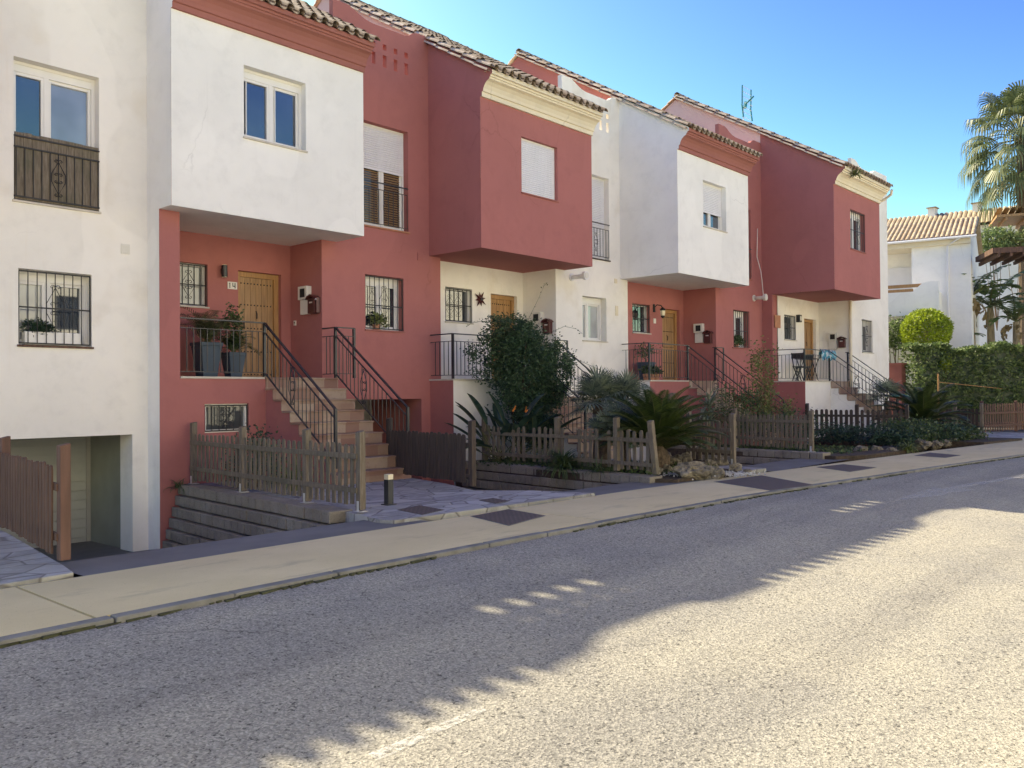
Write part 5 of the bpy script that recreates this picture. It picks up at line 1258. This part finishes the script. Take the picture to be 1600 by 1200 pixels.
leaf_quads(mb, np.array(pts), .07, 1.8, .5); tag(mb.build('leaf_litter', 'leaf_mid'), 'low weeds and fallen leaves covering the soil of the garden beds', 'ground cover', kind='stuff')

# ------------------------------------------------------------------ background on the right
t = thing('garden_pillar', 'red rendered garden pillar beside the end of the cream house', 'pillar'); q = atD(1402, 618, 33.5); x_, y_ = q[0], q[1]
m_ = MB(); m_.box(x_-.25, x_+.25, y_-.25, y_+.25, -1.6, 1.0); m_.build('shaft', 'brickwall', t, bevel=.01); m_ = MB(); m_.box(x_-.29, x_+.29, y_-.29, y_+.29, 1.0, 1.07); m_.build('cap', 'brickwall', t); settle(t)
def hedge(label, P, Q, th, z0, z1, n, size, mat, name='hedge'):
    t = thing(name, label, 'hedge'); P = np.array(P); Q = np.array(Q); L = np.linalg.norm(Q-P); u = (Q-P)/L; w_ = np.array([-u[1], u[0]])
    s_ = nrg.uniform(0, L, n); a = nrg.uniform(-1, 1, n); f_ = nrg.random(n); z = z0+(z1-z0)*f_
    face = nrg.random(n) < .55; a = np.where(face, np.sign(a)*(1-nrg.random(n)*.25), a); top = (~face) & (nrg.random(n) < .7); z = np.where(top, z1-nrg.random(n)*.15, z)
    bumpz = .10*np.sin(s_*2.1)+.07*np.sin(s_*5.3+1); bulge = 1+.12*np.sin(s_*3.1+z*4)
    pts = np.stack([P[0]+u[0]*s_+w_[0]*a*th/2*bulge, P[1]+u[1]*s_+w_[1]*a*th/2*bulge, z+bumpz*(z-z0)/(z1-z0)], 1)
    keep = (np.sin(pts[:, 0]*6+pts[:, 2]*5)*np.sin(pts[:, 1]*7+pts[:, 2]*8) > -.62); pts = pts[keep]
    mb = MB(); leaf_quads(mb, pts, size); mb.build('foliage', mat, t)
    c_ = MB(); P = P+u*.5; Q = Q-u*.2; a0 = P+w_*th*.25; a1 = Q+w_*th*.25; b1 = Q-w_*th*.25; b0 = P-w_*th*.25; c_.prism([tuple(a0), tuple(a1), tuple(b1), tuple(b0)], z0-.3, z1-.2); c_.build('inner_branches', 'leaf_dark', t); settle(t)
hedge('long trimmed green hedge running to the right edge behind the fences', (34.6, 11.0), (40.6, 5.2), 1.0, -.9, 1.66, 30000, .13, 'leaf_hedge')
def topiary():
    t = thing('topiary_ball', 'bright yellow green clipped ball shrub rising above the hedge', 'topiary'); c = atD(1447, 517, 36.5)
    u = nrg.normal(size=(9000, 3)); u /= np.linalg.norm(u, axis=1)[:, None]; rr = .88+.12*nrg.random(9000); rr *= 1+.04*np.sin(u[:, 0]*7)*np.sin(u[:, 2]*6)
    pts = c+u*rr[:, None]*np.array([1.0, 1.0, .92]); mb = MB(); leaf_quads(mb, pts, .09, 1.5, .2); mb.build('foliage', 'leaf_yel', t)
    m_ = MB(); m_.tube([(c[0], c[1], -1.4), (c[0], c[1], c[2])], .07, 6); m_.build('trunk', 'bark', t); settle(t)
topiary()
q = atD(1477, 567, 32.9); shrub('small_bush', 'small bright yellow green bush in front of the hedge', 'shrub', (q[0], q[1], -.6), (q[0], q[1], q[2]), (.20, .26, .36), 700, .09, 'leaf_yel', 16, .45, .3)
q = atD(1398, 520, 37.5); shrub('bush', 'pale leafy bush beside the clipped ball near the white house', 'bush', (q[0], q[1], -.6), (q[0], q[1], q[2]), (.7, .7, .75), 1500, .13, 'leaf_hedge', 22, .5, .4)
def banana(label, px, base_py, D, H, n, L, spec=()):
    t = thing('banana_tree', label, 'banana tree', 'banana trees behind the hedge'); b = atD(px, base_py, D); b[2] = -1.3; lm = MB(); sm = MB(); dm = MB()
    top = Vector((b[0], b[1], b[2]+H)); fwv = Vector((fw[0], fw[1], 0)); rv = Vector((rt2[0], rt2[1], 0))
    for k in range(n):
        az = k*2.39996+rnd.uniform(-.3, .3); paddle(lm, top, az, rnd.uniform(.3, 1.25), L*.22, L*rnd.uniform(.8, 1.05), L*.36, rnd.uniform(.7, 1.7), sm, .035, .7, 16, .05)
    for sx, el, l_, bd in spec:
        d = rv*sx+fwv*rnd.uniform(-.25, .25); paddle(lm, top, math.atan2(d.y, d.x), el, l_*.2, l_, l_*.30, bd, sm, .035, .8, 16, .05)
    for k in range(4): paddle(dm, top+Vector((0, 0, -.1)), rnd.uniform(0, 6.28), rnd.uniform(-.4, .3), L*.15, L*.55, L*.16, 2.2, None, .02, .9, 8, .1)
    lm.build('leaves', 'leaf_banana', t); sm.build('leaf_stalks', 'stem', t); dm.build('dead_leaves', 'leaf_dry', t)
    tr = MB(); tr.tube([(b[0], b[1], -1.5), (b[0]+.1, b[1], -1.5+(H)*.5), tuple(top)], [.24, .2, .13], 9); tr.build('stem', 'banana_bark', t); settle(t)
banana('banana tree with thick bent stem and tattered leaves rising left', 1517, 535, 39, 5.5, 9, 1.8, [(-1, .35, 2.3, 1.2), (-1, .1, 2.0, 1.6), (1, .9, 2.2, .8), (1, .5, 2.4, 1.0)])
banana('banana tree with long arching leaf under the brown canopy', 1548, 535, 40.5, 5.2, 9, 1.8, [(1, 1.0, 2.5, .9), (1, .3, 2.0, 1.2)])
banana('banana tree at the right edge of the photo', 1588, 535, 39.5, 4.4, 10, 1.7)
banana('low banana plant between the clipped ball and the bent stem', 1480, 535, 40, 3.4, 9, 1.5)

def frame_at(px, py, D, ang):
    o = Vector(atD(px, py, D)); u = Vector((math.cos(ang), math.sin(ang), 0)); w_ = Vector((u.y, -u.x, 0)); return o, u, w_
# white two storey house with the ochre gable roof
def white_house():
    t = thing('white_villa', 'white two storey house with ochre tiled roof and balcony at the right', 'house')
    o, u, w_ = frame_at(1516, 368, 37.5, R(101)); ez = o.z; P = lambda a, d, z: (o.x+u.x*a+w_.x*d, o.y+u.y*a+w_.y*d, z)
    def bx(mb, a0, a1, d0, d1, z0, z1):
        i = len(mb.v); mb.v += [P(a0, d0, z0), P(a1, d0, z0), P(a1, d1, z0), P(a0, d1, z0), P(a0, d0, z1), P(a1, d0, z1), P(a1, d1, z1), P(a0, d1, z1)]
        mb.f += [(i, i+3, i+2, i+1), (i+4, i+5, i+6, i+7), (i, i+1, i+5, i+4), (i+1, i+2, i+6, i+5), (i+2, i+3, i+7, i+6), (i+3, i, i+4, i+7)]
    W_ = 9.5; D_ = 6.5; rz = ez+1.32
    wm = MB(); bx(wm, 0, 1.15, .25, D_, -1.6, ez-.02); bx(wm, 1.15, 2.35, .25, D_, 3.25, ez-.02); bx(wm, 2.35, W_, 1.7, D_, 3.25, ez-.02); bx(wm, 1.15, W_, 2.6, D_, -1.6, 3.25)
    wm.poly([P(0, .25, ez-.02), P(0, D_/2, rz-.12), P(0, D_, ez-.02)]); wm.poly([P(W_, .25, ez), P(W_, D_/2, rz-.12), P(W_, D_, ez)])
    wm.build('wall', 'white', t)
    cm = MB(); bx(cm, 0, W_, .02, 1.7, ez-.30, ez-.03); cm.build('eaves', 'cream_trim', t)
    rm = MB(); L = math.hypot(D_/2+.15, rz-ez); n = int((W_+.4)/.20)
    for i_ in range(n):
        a = -.2+i_*.20
        for sgn in (0, 1):
            i = len(rm.v); d0, d1 = ((-.15, D_/2) if sgn == 0 else (D_+.15, D_/2)); 
            for dd, zz, r_ in ((d0, ez-.02, .085), (d1, rz, .075)):
                for k in range(6): th = math.pi*k/5; rm.v.append(P(a+.10-r_*1.0*math.cos(th), dd, zz+r_*math.sin(th)))
            for k in range(5): rm.f.append((i+k, i+k+1, i+7+k, i+6+k))
    i = len(rm.v); rm.quad(P(-.2, -.15, ez-.03), P(W_+.2, -.15, ez-.03), P(W_+.2, D_/2, rz-.01), P(-.2, D_/2, rz-.01)); rm.quad(P(-.2, D_+.15, ez-.03), P(W_+.2, D_+.15, ez-.03), P(W_+.2, D_/2, rz-.01), P(-.2, D_/2, rz-.01))
    ro = rm.build('roof', 'tile_new', t)
    gm_ = MB(); gm_.tube([P(-.25, -.2, ez-.05), P(W_, -.2, ez-.05)], .06, 6); gm_.tube([P(.35, -.2, ez-.05), P(.9, .15, ez-.35), P(.9, .18, .2)], .05, 6); gm_.build('gutter', 'shutter', ro)
    bm_ = MB(); bz = 3.25; bx(bm_, 1.15, W_, -1.2, 1.69, bz, bz+.18); bx(bm_, 1.15, W_, -1.2, -1.05, bz+.18, bz+1.02); bx(bm_, 1.15, 1.3, -1.05, .25, bz+.18, bz+1.02)
    i = len(bm_.v); pr_ = [(1.15, bz+1.02), (1.15, bz+1.42), (1.55, bz+1.44), (1.8, bz+1.36), (2.0, bz+1.18), (2.15, bz+1.02)]; N = len(pr_)
    bm_.v += [P(a, -1.2, z) for a, z in pr_]+[P(a, -1.05, z) for a, z in pr_]; bm_.f += [tuple(range(i, i+N)), tuple(range(i+N, i+2*N))[::-1]]+[(i+j, i+N+j, i+N+(j+1) % N, i+(j+1) % N) for j in range(N)]
    bo = bm_.build('balcony', 'white', t)
    rl = MB(); bx(rl, 1.75, W_, -1.16, -1.1, bz+1.22, bz+1.36); bx(rl, 2.15, W_, -1.16, -1.1, bz+1.04, bz+1.16); bx(rl, 3.6, 3.75, -1.15, -1.11, bz+1.02, bz+1.22); rl.build('wooden_rail', 'frame_wood', bo)
    dm = MB(); bx(dm, 2.5, 3.6, 1.64, 1.69, bz+.2, ez-.95); dm.build('shutter_door', 'shutter', t)
    dm = MB(); bx(dm, 4.1, 4.75, 1.65, 1.69, ez-1.6, ez-1.1); dm.build('wall_picture', 'terracotta', t)
    settle(t)
white_house()
def far_house():
    t = thing('far_house', 'farther house whose long ochre roof and chimneys show above the white house', 'house')
    o, u, w_ = frame_at(1600, 344, 52, R(101)); ez = o.z; P = lambda a, d, z: (o.x+u.x*a+w_.x*d, o.y+u.y*a+w_.y*d, z)
    a0, a1 = -10, 16; rz = ez+1.5
    m_ = MB(); i = 0
    for (p, q_) in (((a0, .3), (a1, .3)), ((a1, .3), (a1, 7)), ((a1, 7), (a0, 7)), ((a0, 7), (a0, .3))): m_.quad(P(p[0], p[1], -1.6), P(q_[0], q_[1], -1.6), P(q_[0], q_[1], ez), P(p[0], p[1], ez))
    m_.build('wall', 'white', t)
    m_ = MB(); n = int((a1-a0)/.28)
    for k in range(n):
        a = a0+k*.28; i = len(m_.v)
        for dd, zz in ((-.2, ez), (3.5, rz)):
            for j in range(5): th = math.pi*j/4; m_.v.append(P(a+.14-.13*math.cos(th), dd, zz+.10*math.sin(th)))
        for j in range(4): m_.f.append((i+j, i+j+1, i+6+j, i+5+j))
    m_.quad(P(a0, -.2, ez-.01), P(a1, -.2, ez-.01), P(a1, 3.5, rz-.01), P(a0, 3.5, rz-.01)); m_.quad(P(a0, 7.2, ez-.01), P(a1, 7.2, ez-.01), P(a1, 3.5, rz-.01), P(a0, 3.5, rz-.01)); m_.build('roof', 'tile_new', t)
    for a in (5.2, 2.6, 9.0):
        m_ = MB(); c0 = P(a, 3.2, rz-.3)
        m_.box(c0[0]-.3, c0[0]+.3, c0[1]-.22, c0[1]+.22, rz-.4, rz+.35); c_ = m_.build('chimney', 'white', t); m_ = MB(); m_.prism([(c0[0]-.38, c0[1]-.3), (c0[0]+.38, c0[1]-.3), (c0[0]+.38, c0[1]+.3), (c0[0]-.38, c0[1]+.3)], rz+.36, rz+.42); m_.build('chimney_cap', 'tile_new', c_)
    settle(t)
far_house()
def canopy(label, px, py, D, ang, a1, dep, z_, th, mat, beams, tiles=False):
    t = thing('pergola', label, 'pergola', 'dark timber canopies at the right edge'); o, u, w_ = frame_at(px, py, D, ang); P = lambda a, d, z: Vector((o.x+u.x*a+w_.x*d, o.y+u.y*a+w_.y*d, z))
    m_ = MB(); z = o.z; p = [P(0, 0, 0), P(a1, 0, 0), P(a1, dep, 0), P(0, dep, 0)]
    m_.prism([(v.x, v.y) for v in p], z-th, z); m_.build('roof_boards', mat, t)
    m_ = MB()
    for k in range(beams): a = a1*(k+.5)/beams; m_.obox(P(a, -.25, z-th-.08), P(a, dep, z-th-.08), .09, .14)
    m_.build('beams', 'frame_wood' if tiles else mat, t)
    for a in (() if tiles else (a1*.96,)): m_ = MB(); m_.obox(P(a, .3, -1.5), P(a, .3, z-th), .16, .16); m_.build('post', mat, t)
    if tiles:
        m_ = MB(); n = int(abs(a1)/.3)
        for k in range(n):
            a = a1*(k+.5)/n; i = len(m_.v)
            for dd, zz in ((-.3, z), (dep, z+.25)):
                for j in range(5): th_ = math.pi*j/4; v = P(a-.14*math.cos(th_), dd, zz+.1*math.sin(th_)); m_.v.append(tuple(v))
            for j in range(4): m_.f.append((i+j, i+j+1, i+6+j, i+5+j))
        m_.build('tiles', 'tile_new', t)
    settle(t)
canopy('dark brown boarded canopy over the banana trees at the right edge', 1524, 402, 38.2, R(-62), 5.5, 2.6, 0, .22, 'brown_wood', 12)
canopy('tiled lean to roof on brown beams above the green bushes', 1545, 352, 47, R(-70), 8, 3.0, 0, .12, 'frame_wood', 9, True)
for k, (px, py, D, r_, lb) in enumerate([(1556, 376, 44, (1.0, 1.0, .7), 'rounded green bush left of the pair above the brown canopy'), (1590, 378, 44, (1.2, 1.0, .7), 'green bush at the right edge above the brown canopy')]):
    q = atD(px, py, D); shrub('bush', lb, 'bush', (q[0], q[1], 3.0), (q[0], q[1], q[2]), r_, 2200, .15, 'leaf_hedge' if k == 0 else 'leaf_olive', 26, .45, .4, group='bushes above the canopy')
    m_ = None
q = atD(1597, 212, 50.5); tp = fan_palm('tall_palm', 'tall fan palm with drooping fronds against the sky at the right edge', (q[0], q[1], -1.5), q[2]+1.3, 60, 2.75, 1.5, .85, 'leaf_fan', .3, None, 26, -1.0, 1.4, skirt=6)
# handrail and brick wall by the far fence
t = thing('handrail', 'thin brown handrail on slim posts beyond the lone cycad', 'handrail'); a = atD(1466, 597, 31.5); b = atD(1602, 611, 33.5)
m_ = MB(); m_.tube([a, b], .014, 6); m_.build('rail', 'frame_wood', t)
for f_ in (0.0, .97): p = a+(b-a)*f_; m_ = MB(); m_.tube([p+np.array([0, 0, .3 if f_ == 0 else 0]), (p[0], p[1], -1.5)], .03, 6); m_.build('post', 'frame_wood', t)
settle(t)
m_ = MB(); p0 = atD(1460, 640, 36.5); p1 = atD(1640, 655, 36.5); m_.prism([(p0[0], p0[1]), (p1[0], p1[1]), (p1[0]+.2, p1[1]+.2), (p0[0]+.2, p0[1]+.2)], -1.6, -.35)
def brick():
    m, n, l, b = newmat('pinkish garden brick'); br = n.new("ShaderNodeTexBrick"); v = texco(n, l); mp = n.new("ShaderNodeMapping"); mp.inputs["Rotation"].default_value = (R(90), 0, 0); l.new(v, mp.inputs[0]); l.new(mp.outputs[0], br.inputs["Vector"])
    br.inputs["Scale"].default_value = 3.0; br.inputs["Color1"].default_value = (.42, .30, .25, 1); br.inputs["Color2"].default_value = (.34, .22, .18, 1); br.inputs["Mortar"].default_value = (.2, .17, .15, 1); br.inputs["Mortar Size"].default_value = .03
    l.new(br.outputs[0], b.inputs["Base Color"]); b.inputs["Roughness"].default_value = .9; return m
M['brick'] = brick()
tag(m_.build('garden_wall', 'brick'), 'low pinkish brick garden wall behind the reddish picket fence', 'wall')
t = thing('garden_umbrella', 'flat green sunshade canopy showing beyond the stair foot of the farthest house', 'sunshade'); c = atD(1402, 617, 30.2)
m_ = MB(); i = 0; N = 10; m_.v.append((c[0], c[1], c[2]+.10)); m_.v += [(c[0]+.42*math.cos(6.283*k/N), c[1]+.42*math.sin(6.283*k/N), c[2]-.06) for k in range(N)]; m_.f += [(0, 1+k, 1+(k+1) % N) for k in range(N)]; m_.build('canopy', 'teal', t)
m_ = MB(); m_.tube([(c[0], c[1], c[2]+.12), (c[0], c[1], -1.45)], .02, 6); m_.build('pole', 'metal', t); settle(t)
q = atD(1385, 606, 28); fan_palm('small_fan_palm', 'bluish small fan palm at the foot of the farthest steps', (q[0], q[1], -1.42), 1.1, 14, .45, .42, .3, 'leaf_palm', .08, None, 20, -.1, 1.4)

#PART3
